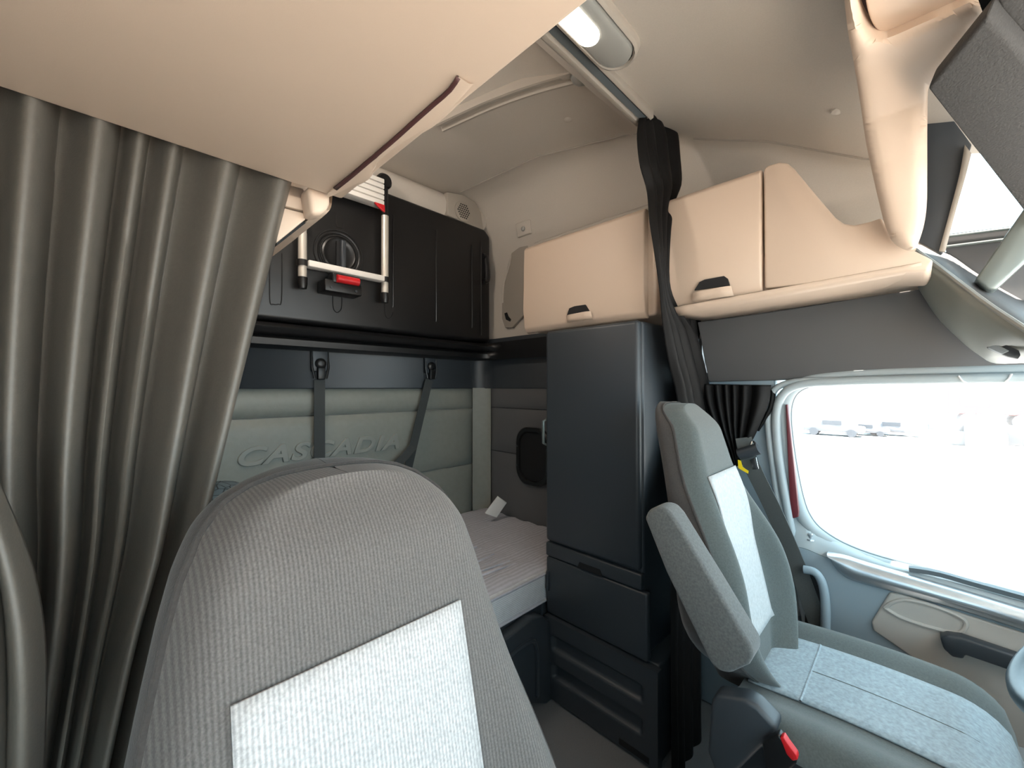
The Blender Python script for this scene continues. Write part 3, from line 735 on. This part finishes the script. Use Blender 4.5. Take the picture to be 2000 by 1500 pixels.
# rear corner post and the sleeper locker behind it
pr = thing('overhead_cabinet', 'narrow visible end of a beige sleeper locker behind the black curtain', 'cabinet', (.1, .8, H + .26))
MB().box(-.40, .250, .70, 1.55, H + .285, H + .66).build('body', 'beige', pr, bevel=.02)
MB().prism(pxs([(560, 358), (594, 367), (601, 413), (540, 398)], y=.70), (0, .02, 0)).build('end_panel', 'beige', pr, bevel=.002)
MB().prism(pxs([(540, 402), (600, 417), (602, 424), (575, 446), (540, 474)], y=.70), (0, .02, 0)).build('end_panel', 'beige', pr, bevel=.002)
MB().prism(pxs([(540, 356), (606, 366), (612, 424), (540, 480)], y=.73), (0, .01, 0)).build('end_recess', 'deep', pr)
rows = []
lowe = resample([at(648, 398, x=.262), at(640, 415, x=.262), at(600, 448, x=.26), at(560, 480, x=.26), at(500, 525, x=.26)], 16)
upe = resample([at(612, 372, x=.25), at(606, 424, x=.235), at(580, 442, x=.235), at(548, 465, x=.235), at(490, 510, x=.235)], 16)
MB().grid([[p + Vector((0, 0, .03)), p, q, q + Vector((.004, 0, .05)), q + Vector((0, 0, .2))] for p, q in zip(upe, lowe)]).build('flap_door', 'beige', pr, sharp=50)
MB().prism(pxs([(600, 360), (646, 372), (646, 398), (641, 411), (628, 418), (609, 418)], y=.662), (0, .04, 0)).build('corner_post', 'beige', pr, bevel=.008)

# ------------------------------------------------------------------ curtains
def pleated(lefts, rights, ys_, folds, amp, n=90, skewf=1.0):
    """rows between a left and a right outline; folds = list of ridge positions 0..1"""
    rows = []
    for (lp_, rp_, y_, am) in zip(lefts, rights, ys_, amp):
        row = []
        for i in range(n + 1):
            s = i / n
            q = interp([(0, 0)] + [(f, k + 1) for k, f in enumerate(folds)] + [(1, len(folds) + 1)], s)
            ph_ = (q % 1.0)
            edges = [0] + list(folds) + [1]; k_ = min(int(q), len(folds)); wd = min(1, (edges[k_ + 1] - edges[k_]) / .15)
            wv = (math.sin(math.pi * ph_ ** skewf) ** 1.2) * (wd ** .7 if skewf > 1 else 1)
            row.append((lerp(lp_[0], rp_[0], s), lerp(lp_[1], rp_[1], s), y_, am * wv))
        rows.append(row)
    return rows
def curtain_mesh(left, right, depth, folds, amp, nrow=36, n=110, axis='y', skewf=1.0, skew=0.0):
    L = resample([(a, b, 0) for a, b in left], nrow); R = resample([(a, b, 0) for a, b in right], nrow)
    Dp = [interp([(i / (len(depth) - 1), v) for i, v in enumerate(depth)], i / (nrow - 1)) for i in range(nrow)]
    Am = [interp([(i / (len(amp) - 1), v) for i, v in enumerate(amp)], i / (nrow - 1)) for i in range(nrow)]
    rows = pleated([(p.x, p.y) for p in L], [(p.x, p.y) for p in R], Dp, folds, Am, n, skewf=skewf)
    out = []
    for j, row in enumerate(rows):
        r = []
        for i, (px, py, dp, wv) in enumerate(row):
            p = at(px, py, **{axis: dp})
            if axis == 'y': p = p + Vector((skew * wv, -wv, 0))
            else: p = p + Vector((-wv, 0, 0))
            r.append(p)
        out.append(r)
    return MB().grid(out)

pcur = thing('curtain', 'wide pleated black vinyl curtain hanging behind the near seat', 'curtain', (.02, .68, .0))
left = [(-150, 20), (-150, 400), (-140, 800), (-120, 1100), (-90, 1400), (-90, 1700)]
right = [(574, 330), (530, 500), (482, 690), (436, 870), (392, 1030), (320, 1240), (210, 1700)]
left = [(-160, 60), (-170, 350), (-170, 620), (-160, 900), (-130, 1150), (-110, 1400), (-110, 1700)]
m_ = curtain_mesh(left, right, [.70, .70, .705, .70, .70, .69, .68], [.20, .385, .545, .622, .713, .865], [.050, .055, .062, .066, .066, .06, .05], nrow=44, n=200, skewf=1.9)
m_.build('drape', 'vinyl', pcur, sharp=80, solid=.003)
lf = curtain_mesh([(-160, 900), (-170, 1100), (-170, 1300), (-160, 1560)], [(-10, 930), (62, 1110), (88, 1290), (80, 1560)], [.56, .555, .55, .55], [.35, .72], [.02, .03, .03, .02], nrow=24, n=60)
lf.build('gathered_fold', 'vinyl', pcur, sharp=80, solid=.003)
# lower end to the floor
lowr = MB()
rows = []
for j in range(6):
    z = lerp(.80, .02, j / 5)
    rows.append([Vector((lerp(-.16, -.03, i / 40), .68 - .03 * abs(math.sin(i * .55)), z)) for i in range(41)])
lowr.grid(rows).build('lower_drape', 'vinyl', pcur, sharp=80, solid=.003)

dcur = thing('curtain', 'narrow black curtain gathered at the driver side from ceiling track to floor', 'curtain', (1.45, .6, 0))
dl = [(1250, 226), (1244, 262), (1249, 320), (1263, 372), (1268, 430), (1277, 490), (1287, 560), (1291, 605), (1296, 650), (1306, 710), (1320, 770), (1324, 840), (1312, 1000), (1310, 1250), (1312, 1510)]
drr = [(1296, 224), (1322, 258), (1326, 310), (1327, 360), (1312, 400), (1303, 470), (1303, 555), (1322, 605), (1352, 650), (1368, 705), (1382, 770), (1392, 840), (1384, 1000), (1368, 1250), (1370, 1510)]
dd = [.66, .655, .645, .635, .615, .60, .595, .595, .60, .60, .60, .60, .58, .57, .56]
da = [.012, .016, .022, .022, .018, .016, .012, .014, .022, .026, .028, .028, .02, .012, .012]
curtain_mesh(dl, drr, dd, [.18, .42, .72], da, nrow=60, n=70).build('drape', 'vinyl2', dcur, sharp=80, solid=.003)
bl = [(1335, 600), (1338, 650), (1345, 710), (1355, 770), (1360, 830)]
br = [(1366, 612), (1372, 650), (1375, 710), (1376, 770), (1380, 830)]
curtain_mesh(bl, br, [.635, .635, .635, .635, .635], [.3, .65], [.012, .014, .014, .012, .01], nrow=20, n=40).build('rear_fold', 'vinyl2', dcur, sharp=80, solid=.003)
MB().tube([at(x_, 228, y=.652) for x_ in (1256, 1275, 1296)], .012, 10).build('heading', 'vinyl2', dcur)

wcur = thing('window_curtain', 'short pleated black curtain swept back beside the driver window', 'curtain', at(1440, 905, x=1.66))
curtain_mesh([(1372, 750), (1380, 790), (1400, 840), (1420, 880), (1432, 912)], [(1506, 752), (1500, 790), (1480, 838), (1464, 872), (1458, 905)], [1.655, 1.65, 1.65, 1.655, 1.66], [.16, .3, .42, .54, .72], [.022, .024, .022, .016, .008], nrow=30, n=90, axis='x').build('drape', 'vinyl2', wcur, sharp=80, solid=.003)
curtain_mesh([(1498, 752), (1492, 790), (1478, 840)], [(1514, 770), (1508, 800), (1482, 842)], [1.672, 1.672, 1.672], [.5], [.008, .008, .006], nrow=12, n=16, axis='x').build('lining', 'vinyl2', wcur, sharp=80, solid=.003)

# ------------------------------------------------------------------ seats
PROF = [(-.72, .225), (-.66, .235), (-.58, .238), (-.50, .228), (-.42, .209), (-.34, .190), (-.26, .174), (-.20, .161), (-.16, .150), (-.13, .135), (-.108, .113), (-.096, .088), (-.089, .06), (-.0865, .03), (-.086, .0003)]
PROFD = [(-.80, .06), (-.745, .10), (-.72, .135), (-.69, .172), (-.65, .208), (-.61, .229), (-.56, .232), (-.48, .205), (-.40, .175), (-.34, .155), (-.26, .135), (-.20, .124), (-.16, .116), (-.13, .105), (-.108, .09), (-.096, .072), (-.089, .05), (-.0865, .025), (-.086, .0003)]
def seat_fn(cx_, ztop, y0, PROF, bol):
    """returns front(x offset fraction s, z) for the backrest front face"""
    def yc(z): return y0 + .25 * (z + .086) + .06 * (z + .30) ** 2
    def W(z): return interp(PROF, z)
    def front(s, z):
        b = bol * smooth(-.25, -.52, z) * smooth(.52, .86, abs(s))
        e = max(0, (abs(s) - .72) / .28)
        rnd = .055 * (1 - math.sqrt(max(0, 1 - e * e)))
        crown = .035 * smooth(-.16, -.086, z)
        return Vector((cx_ + W(z) * s, yc(z) - b + rnd + crown, H + z + ztop))
    return front, yc, W
def make_backrest(root, cx_, ztop, y0, PROF, bol, thick, fm, gm_, im, iw, iz, zb_=-.69, io=0):
    front, yc, W = seat_fn(cx_, ztop, y0, PROF, bol)
    zs = []
    for (a, _), (b, _) in zip(PROF, PROF[1:]):
        k = 3 if b < -.15 else 2
        zs += [lerp(a, b, i / k) for i in range(k)]
    zs.append(PROF[-1][0])
    n = 28
    MB().grid([[front(-1 + 2 * i / n, z) for i in range(n + 1)] for z in zs]).build('backrest', fm, root, sharp=80, subsurf=1)
    # side gusset and back shell
    rows = []
    for z in zs:
        L, R = front(-1, z), front(1, z); yb = yc(z) + thick
        dz = Vector((0, 0, .004 * smooth(-.2, -.09, z))); fl_ = .005 * smooth(-.088, -.12, z)
        row = [L]
        for t in (.3, .6): row.append(Vector((L.x - fl_ * min(1, t * 1.6), lerp(L.y, yb, t), L.z)) + dz * t)
        for i in range(9):
            s = -.96 + 1.92 * i / 8; row.append(Vector((cx_ + (W(z) + fl_) * s, yb + .02 * (1 - s * s), L.z)) + dz)
        for t in (.6, .3): row.append(Vector((R.x + fl_ * min(1, t * 1.6), lerp(R.y, yb, t), R.z)) + dz * t)
        row.append(R); rows.append(row)
    g = MB().grid(rows)
    top = rows[-1]
    g.build('backrest_shell', gm_, root, sharp=80, subsurf=1)
    for s in (-1,):
        pass
    seam = [front(-1, z) for z in zs[2:]] + [front(1, z) for z in zs[2:][::-1]]
    MB().tube([p + Vector((0, -.001, .001)) for p in seam], .0035, 6).build('piping', gm_, root)
    # lighter insert
    zi = [lerp(zb_, iz, i / 24) for i in range(25)]
    rows = []
    for z in zi:
        row = []
        for i in range(13):
            s = (io + (-1 + 2 * i / 12) * iw) / W(z)
            row.append(front(s, z) + Vector((0, -.0035, 0)))
        rows.append(row)
    MB().grid(rows).build('insert', im, root, sharp=80, solid=.004, solid_off=0)
    return front, yc, W

ps = thing('passenger_seat', 'large dark fabric seat with a pale centre panel, nearest the camera', 'seat', (.18, .3, 0), 'cab seats')
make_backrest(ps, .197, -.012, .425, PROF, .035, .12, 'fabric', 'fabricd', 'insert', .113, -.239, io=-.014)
MB().box(-.07, .45, -.15, .30, .44, .56).build('cushion', 'fabric', ps, bevel=.04, seg=4)
MB().box(-.02, .40, -.10, .28, .10, .44).build('pedestal', 'seatvin', ps, bevel=.02)
MB().box(-.05, .43, -.13, .32, .001, .10).build('base', 'char', ps, bevel=.01)

ds = thing('driver_seat', 'grey fabric seat with pale centre panel beside the window, far side of the cab', 'seat', (1.2, .2, 0), 'cab seats')
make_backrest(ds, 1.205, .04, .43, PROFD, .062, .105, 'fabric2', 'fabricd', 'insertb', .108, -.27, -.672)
# cushion
def cush(s, t):
    """s -1..1 across, t 0 rear .. 1 front"""
    x = 1.20 + .26 * s
    y = lerp(.30, -.15, t); z = .555 + .012 * math.sin(t * math.pi) + .022 * smooth(.5, .8, abs(s))
    e = max(0, (abs(s) - .86) / .14); z -= .05 * (1 - math.sqrt(max(0, 1 - e * e)))
    f = max(0, (t - .78) / .22); z -= .085 * (1 - math.sqrt(max(0, 1 - min(1, f) ** 2)))
    return Vector((x, y, z))
rows = [[cush(-1 + 2 * i / 30, j / 30) for i in range(31)] for j in range(31)]
cm = MB().grid(rows)
cm.build('cushion', 'fabric2', ds, sharp=80)
rows = []
edge_ = [cush(-1, j / 30) for j in range(31)] + [cush(-1 + 2 * i / 30, 1) for i in range(1, 31)] + [cush(1, 1 - j / 30) for j in range(1, 31)]
def low(p, d_): return Vector((lerp(p.x, 1.2, .02), p.y, p.z - d_))
MB().grid([edge_, [low(p, .05) for p in edge_], [low(p, .10) for p in edge_]]).build('cushion_side', 'seatvin', ds, sharp=80)
rows = [[cush(-.44 + 1.02 * i / 12, .02 + .98 * j / 26) + Vector((0, -.002, .004)) for i in range(13)] for j in range(27)]
MB().grid(rows).build('cushion_insert', 'insert_shaded', ds, sharp=80, solid=.004)
MB().tube([cush(-.44 + 1.02 * i / 12, .25) + Vector((0, -.002, .005)) for i in range(13)], .003, 6).build('cushion_seam', 'insert_shaded', ds)
MB().tube([cush(.07, .25 + .7 * j / 14) + Vector((0, 0, .0055)) for j in range(15)], .0016, 6).build('cushion_seam', 'fabric2', ds)
MB().box(.99, 1.42, -.10, .28, .10, .47).build('pedestal', 'seatvin', ds, bevel=.02)
MB().box(.97, 1.44, -.13, .30, .001, .10).build('base', 'char', ds, bevel=.01)
# armrest folded up beside the backrest
arm = pxs([(1258, 1012), (1266, 996), (1284, 989), (1302, 994), (1316, 1010), (1400, 1150), (1466, 1262), (1472, 1282), (1462, 1300), (1424, 1317), (1404, 1312), (1388, 1298), (1340, 1200), (1300, 1118)], x=.915)
MB().prism(arm, (.065, 0, 0)).build('armrest', 'armrest', ds, bevel=.016, seg=4)
# plastic side cover at the hinge
sc = pxs([(1388, 1372), (1396, 1358), (1455, 1366), (1478, 1380), (1520, 1424), (1512, 1440), (1480, 1470), (1440, 1510), (1400, 1520), (1380, 1470)], x=.925)
MB().prism(sc, (.05, 0, 0)).build('hinge_cover', 'char', ds, bevel=.010, seg=3)
bkl = pxs([(1488, 1452), (1520, 1434), (1552, 1478), (1556, 1492), (1530, 1520), (1500, 1540)], x=.90)
bo = MB().prism(bkl, (.022, 0, 0)).build('belt_buckle', 'black', ds, bevel=.004)
MB().prism(pxs([(1523, 1441), (1530, 1439), (1539, 1453), (1556, 1476), (1558, 1485), (1548, 1487), (1536, 1474)], x=.895), (.016, 0, 0)).build('release_button', 'red', bo, bevel=.002)

# seat belt
sbelt = thing('seat_belt', 'grey seat belt with tongue and yellow tag hanging by the window pillar', 'seat belt', at(1600, 1235, x=1.62))
b0, b1, b2_ = at(1466, 905, x=1.61), at(1512, 1000, x=1.615), at(1600, 1225, x=1.62)
MB().tube(resample([at(1452, 855, x=1.63), b0, b1, at(1556, 1105, x=1.62), b2_], 20), 1, flat=(.026, .0018), up=(0, .85, .5)).build('webbing', 'belt', sbelt)
tn = MB().tube([at(1444, 888, x=1.585), at(1482, 876, x=1.585)], .020, 12).build('tongue_grip', 'char', sbelt)
MB().prism(pxs([(1464, 898), (1477, 893), (1482, 916), (1470, 918)], x=1.585), (.004, 0, 0)).build('tongue', 'chrome', sbelt, bevel=.001)
MB().prism(pxs([(1441, 898), (1447, 900), (1450, 912), (1462, 920), (1461, 925), (1448, 918), (1442, 914)], x=1.58), (.002, 0, 0)).build('warning_tag', 'yellow', sbelt)
MB().tube(resample([at(1466, 872, x=1.60), at(1470, 862, x=1.61), at(1480, 872, x=1.60)], 8), .004, 6).build('loop', 'chrome', sbelt)

# steering wheel
wc = Vector((1.205, -.306, .825)); wn = Vector((0, .6, .8)).normalized(); wu = Vector((1, 0, 0)); wv_ = wn.cross(wu)
sw = thing('steering_wheel', 'dark steering wheel whose rim enters at the right edge', 'steering wheel', wc)
MB().tube([wc + (wu * math.cos(a) + wv_ * math.sin(a)) * .215 for a in [2 * math.pi * k / 64 for k in range(65)]], .0175, 14, caps=False).build('rim', 'wheel', sw)
MB().lathe(wc - wn * .02, wn, [(.075, -.02), (.08, 0), (.06, .02), (.02, .025)], 28).build('hub', 'char', sw)
for a in (0.2, math.pi - .2, -math.pi / 2):
    MB().tube([wc + (wu * math.cos(a) + wv_ * math.sin(a)) * .06 - wn * .01, wc + (wu * math.cos(a) + wv_ * math.sin(a)) * .21], .014, 10).build('spoke', 'char', sw)
MB().tube([wc - wn * .02, wc - wn * .16], .035, 14).build('column', 'char', sw)

# ------------------------------------------------------------------ front overhead console (upper right)
fprof = lambda x: interp([(.3, .64), (.8, .615), (1.0, .598), (1.13, .56), (1.22, .50), (1.29, .41), (1.33, .33), (1.36, .20)], x)
fc = thing('front_console', 'beige overhead console above the windshield with an open bin', 'console', (1.2, 0, H + .5))
fout = [(1646, -30), (1656, 60), (1667, 120), (1680, 200), (1690, 270), (1702, 330), (1718, 400), (1730, 445), (1745, 474), (1768, 488), (1788, 490), (1803, 446), (1810, 400), (1811, 330), (1811, 260), (1812, 190), (1816, 165), (1840, 134), (1880, 88), (1926, 34), (1921, 12), (1900, 3), (1860, 20), (1800, 46), (1745, 70), (1725, 75), (1702, 70), (1686, 50), (1674, 15), (1668, -30)]
def sheet(outline, fn, cuts=3):
    bm = bmesh.new(); vs = [bm.verts.new((a, b, 0)) for a, b in outline]
    es = [bm.edges.new((vs[i], vs[(i + 1) % len(vs)])) for i in range(len(vs))]
    bmesh.ops.triangle_fill(bm, use_beauty=True, use_dissolve=False, edges=es)
    for _ in range(cuts):
        bmesh.ops.subdivide_edges(bm, edges=[e for e in bm.edges if e.calc_length() > 16], cuts=1)
        bmesh.ops.triangulate(bm, faces=bm.faces)
    bm.verts.ensure_lookup_table(); bm.verts.index_update()
    m = MB(); P = [fn(v.co.x, v.co.y) for v in bm.verts]; m.add(P, [tuple(v.index for v in f.verts) for f in bm.faces])
    for e in bm.edges:
        if len(e.link_faces) == 1:
            a, b = P[e.verts[0].index], P[e.verts[1].index]; up = Vector((.03, 0, .05)); m.add([a, b, b + up, a + up], [(0, 1, 2, 3)])
    bm.free(); return m
def edge_d(px, py, outline):
    best = 1e9
    for i in range(len(outline)):
        a, b = Vector(outline[i]), Vector(outline[(i + 1) % len(outline)]); p = Vector((px, py)); t = max(0, min(1, (p - a).dot(b - a) / max(1e-6, (b - a).length_squared)))
        best = min(best, (p - a.lerp(b, t)).length)
    return best
def fpt(px, py):
    p = at_prof(px, py, fprof); d_ = min(1, edge_d(px, py, fout) / 34)
    return p + (EYE - p).normalized() * .016 * math.sqrt(max(0, 1 - (1 - d_) ** 2))
fs = []
corner = {(1926, 34), (1788, 490), (1668, -30), (1646, -30), (1812, 190)}
seg_ = []
for q in fout + fout[:1]:
    seg_.append(q)
    if q in corner and len(seg_) > 1:
        fs += [(p.x, p.y) for p in resample([(a, b, 0) for a, b in seg_], 5 * (len(seg_) - 1) + 1)][:-1]; seg_ = [q]
fout = fs
sheet(fout, fpt, 5).build('fascia', 'beige', fc, sharp=50)
bprof = lambda x: fprof(x) + .022
bn = [(1688, -40), (1692, 10), (1702, 45), (1716, 62), (1735, 64), (1800, 38), (1870, 10), (1930, -20)]
B_ = resample([at_prof(p[0], p[1], bprof) for p in bn], 24)
MB().prism(B_, (0, 0, .05)).build('bin', 'beige', fc, bevel=.004)
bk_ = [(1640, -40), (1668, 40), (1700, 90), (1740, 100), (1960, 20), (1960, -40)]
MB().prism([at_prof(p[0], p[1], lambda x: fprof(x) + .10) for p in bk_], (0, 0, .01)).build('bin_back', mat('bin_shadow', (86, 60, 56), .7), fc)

vprof = lambda x: .505 - .255 * (x - .96)
vs = thing('sun_visor', 'dark textured visor panel slanting down at the upper right', 'visor', at_prof(1900, 250, vprof))
MB().prism([at_prof(p[0], p[1], vprof) for p in [(1928, 30), (1812, 172), (1812, 178), (1870, 252), (2002, 420), (2090, 530), (2090, 210)]], (0, -.01, .03)).build('panel', 'textile', vs, bevel=.008)
v2 = MB().prism([at_prof(p[0], p[1], lambda x: vprof(x) + .02) for p in [(1944, -30), (1950, 22), (2100, 180), (2100, -30)]], (0, 0, .03))
tag(v2.build('overhead_flap', 'textile', bevel=.006), 'dark flap in the top right corner above the visor', 'flap')
v3 = MB().prism([at_prof(p[0], p[1], lambda x: vprof(x) + .06) for p in [(1900, -30), (1925, 40), (2100, 230), (2100, -30)]], (0, 0, .01))
v3.build('backing', 'deep', vs)

dp = thing('side_compartment', 'dark open compartment with pale edge, right of the beige console', 'compartment', at(1830, 490, x=1.45))
MB().prism(pxs([(1806, 160), (1830, 190), (1898, 282), (1872, 360), (1842, 492), (1838, 496), (1790, 470), (1806, 400)], x=1.46), (.02, 0, 0)).build('side_panel', 'char', dp, bevel=.003)
ep = resample(pxs([(1884, 284), (1874, 340), (1856, 410), (1834, 490)], x=1.452), 12); eq = resample(pxs([(1897, 302), (1886, 345), (1866, 415), (1846, 492)], x=1.452), 12)
MB().grid([[p, q] for p, q in zip(ep, eq)]).build('edge_strip', 'trim', dp, solid=.012)
MB().prism(pxs([(1843, 458), (1990, 440), (2100, 425), (2100, 690), (1860, 560)], x=1.66), (.02, 0, 0)).build('back_panel', 'charp', dp)
for yy in (462, 482):
    MB().tube([at(1846, yy, x=1.655), at(1950, yy - 13, x=1.655), at(2100, yy - 30, x=1.655)], .004, 8).build('shelf_rail', 'silverd', dp)
pp = thing('silver_post', 'silver grey angled post inside the side compartment, at the right edge', 'post', at(1935, 565, x=1.5))
MB().prism(pxs([(1905, 545), (1998, 410), (2100, 260), (2100, 420), (2000, 515), (1945, 566), (1928, 568)], x=1.50), (.06, 0, 0)).build('post', 'silverd', pp, bevel=.012, seg=4)

# header moulding with coat hook
hm = thing('header_moulding', 'greenish grey moulding with a coat hook above the driver window', 'moulding', at(1950, 708, x=1.58))
T = [(1786, 490, 1.62), (1835, 525, 1.55), (1880, 560, 1.47), (1930, 598, 1.40), (1980, 632, 1.33), (2060, 685, 1.25)]
Bm = [(1806, 562, 1.665), (1832, 615, 1.66), (1872, 658, 1.64), (1915, 692, 1.62), (1955, 708, 1.59), (2060, 690, 1.56)]
Tt = resample([at(a, b, x=c) for a, b, c in T], 24); Bt = resample([at(a, b, x=c) for a, b, c in Bm], 24)
rows = []
for p, q in zip(Tt, Bt):
    n_ = Vector((-.5, .3, -.6)).normalized()
    rows.append([lerp(p, q, t) + n_ * (.035 * math.sin(math.pi * t) ** .8) for t in [k / 10 for k in range(11)]])
MB().grid(rows).build('shell', 'mould', hm, sharp=80, solid=.004)
MB().tube([p + Vector((0, 0, .004)) for p in Tt], .006, 8).build('edge_bead', 'lens', hm)
T2 = resample([at(a, b, x=1.66) for a, b in ((1790, 478), (1850, 495), (1900, 530), (1950, 562), (2000, 590), (2090, 640))], 24)
MB().grid([[p, lerp(p, q, .5) + Vector((0, 0, -.002)), q] for p, q in zip(Tt, T2)]).build('ledge', 'charp', hm, sharp=80, solid=.004)
hx = lambda px, o: 1.428 - .0019 * (px - 1940) - o
MB().prism([at(a, b, x=hx(a, .003)) for a, b in [(1925, 672), (1934, 663), (1944, 663), (1990, 684), (1994, 694), (1988, 702), (1968, 697), (1952, 690), (1928, 680)]], (.02, 0, 0)).build('hook_recess', 'char', hm, bevel=.002)
MB().prism([at(a, b, x=hx(a, .010)) for a, b in [(1929, 679), (1944, 671), (1973, 685), (1957, 692)]], (.012, 0, 0)).build('hook', 'doorl', hm, bevel=.002)

# thin pale cords under the header
cd = thing('thin_cord', 'thin pale loop of cord below the header panel at the right edge', 'cord', at(1890, 748, x=1.66))
MB().tube(resample([at(1872, 734, x=1.66), at(1880, 744, x=1.66), at(1892, 750, x=1.66)], 8), .0022, 6).build('strand', 'white', cd)
MB().tube(resample([at(1976, 730, x=1.66), at(1970, 740, x=1.66), at(1962, 747, x=1.66)], 8), .0022, 6).build('strand', 'white', cd)

# ------------------------------------------------------------------ outside, seen through the driver window
GZ = -1.35
g = MB().box(-60, 90, -90, 60, GZ - .2, GZ)
g.v = [v for v in g.v]
S(g, 'ground', 'ground', label='pale sunlit yard outside the cab')
def car(p, s, label, name='parked_car', m='far'):
    c = thing(name, label, 'car', p, 'parked cars beyond the yard')
    prof_ = [(-2.1, .35), (-2.1, .85), (-1.3, .95), (-.7, 1.45), (.7, 1.45), (1.2, .95), (2.0, .8), (2.1, .35)]
    MB().prism([Vector(p) + Vector((-.9 * s, a * s, b * s)) for a, b in prof_], (1.8 * s, 0, 0)).build('body', m, c, bevel=.08)
    for a in (-1.3, 1.3):
        MB().tube([Vector(p) + Vector((-.95 * s, a * s, .33 * s)), Vector(p) + Vector((.95 * s, a * s, .33 * s))], .33 * s, 14).build('wheel_pair', 'fard', c)
    MB().box(p.x - .93 * s, p.x + .93 * s, p.y - .65 * s, p.y + .65 * s, p.z + 1.0 * s, p.z + 1.35 * s).build('windows', 'fard', c)
def ground_at(px, py):
    d_ = ray(px, py); t = (GZ - EYE.z) / d_.z; return EYE + d_ * t
for (px, py, s, lb_) in ((1628, 850, .62, 'pale car far across the yard, leftmost in the window'), (1692, 850, .45, 'small pale car far off, middle of the three in the window'), (1742, 850, .55, 'pale car far off, right of the smaller one in the window')):
    car(ground_at(px, py), s, lb_)
rub = thing('scrap_pile', 'pile of pale grey blocks far across the yard, right part of the window', 'pile', ground_at(1920, 862))
rb = ground_at(1920, 862)
for k in range(16):
    q = ground_at(random.uniform(1872, 1990), 866) + Vector((random.uniform(-1, 1), random.uniform(-1, 1), 0))
    hh = random.uniform(.4, 1.1)
    MB().box(q.x - .5, q.x + .5, q.y - .6, q.y + .6, GZ, GZ + hh).build('block', random.choice(['far', 'fard']), rub, bevel=.05)
rtp = ground_at(1985, 838)
tk = thing('red_truck', 'faded red truck standing across the yard at the right window edge', 'truck', rtp)
MB().box(rtp.x - 1.2, rtp.x + 1.2, rtp.y - 3.2, rtp.y + 3.0, GZ + .9, GZ + 2.9).build('box_body', 'farred', tk, bevel=.1)
MB().box(rtp.x - 1.1, rtp.x + 1.1, rtp.y - 3.4, rtp.y - 1.6, GZ + .6, GZ + 2.5).build('cab', 'farred', tk, bevel=.2)
MB().box(rtp.x - 1.25, rtp.x + 1.25, rtp.y + 1.2, rtp.y + 2.4, GZ + 1.4, GZ + 2.2).build('panel', 'far', tk, bevel=.05)
for a in (-2.3, -.2, 2.0):
    MB().tube([Vector((rtp.x - 1.2, rtp.y + a, GZ + .5)), Vector((rtp.x + 1.2, rtp.y + a, GZ + .5))], .5, 14).build('wheel_pair', 'fard', tk)

for o in bpy.data.objects:
    if '_w' in o.keys(): del o['_w']
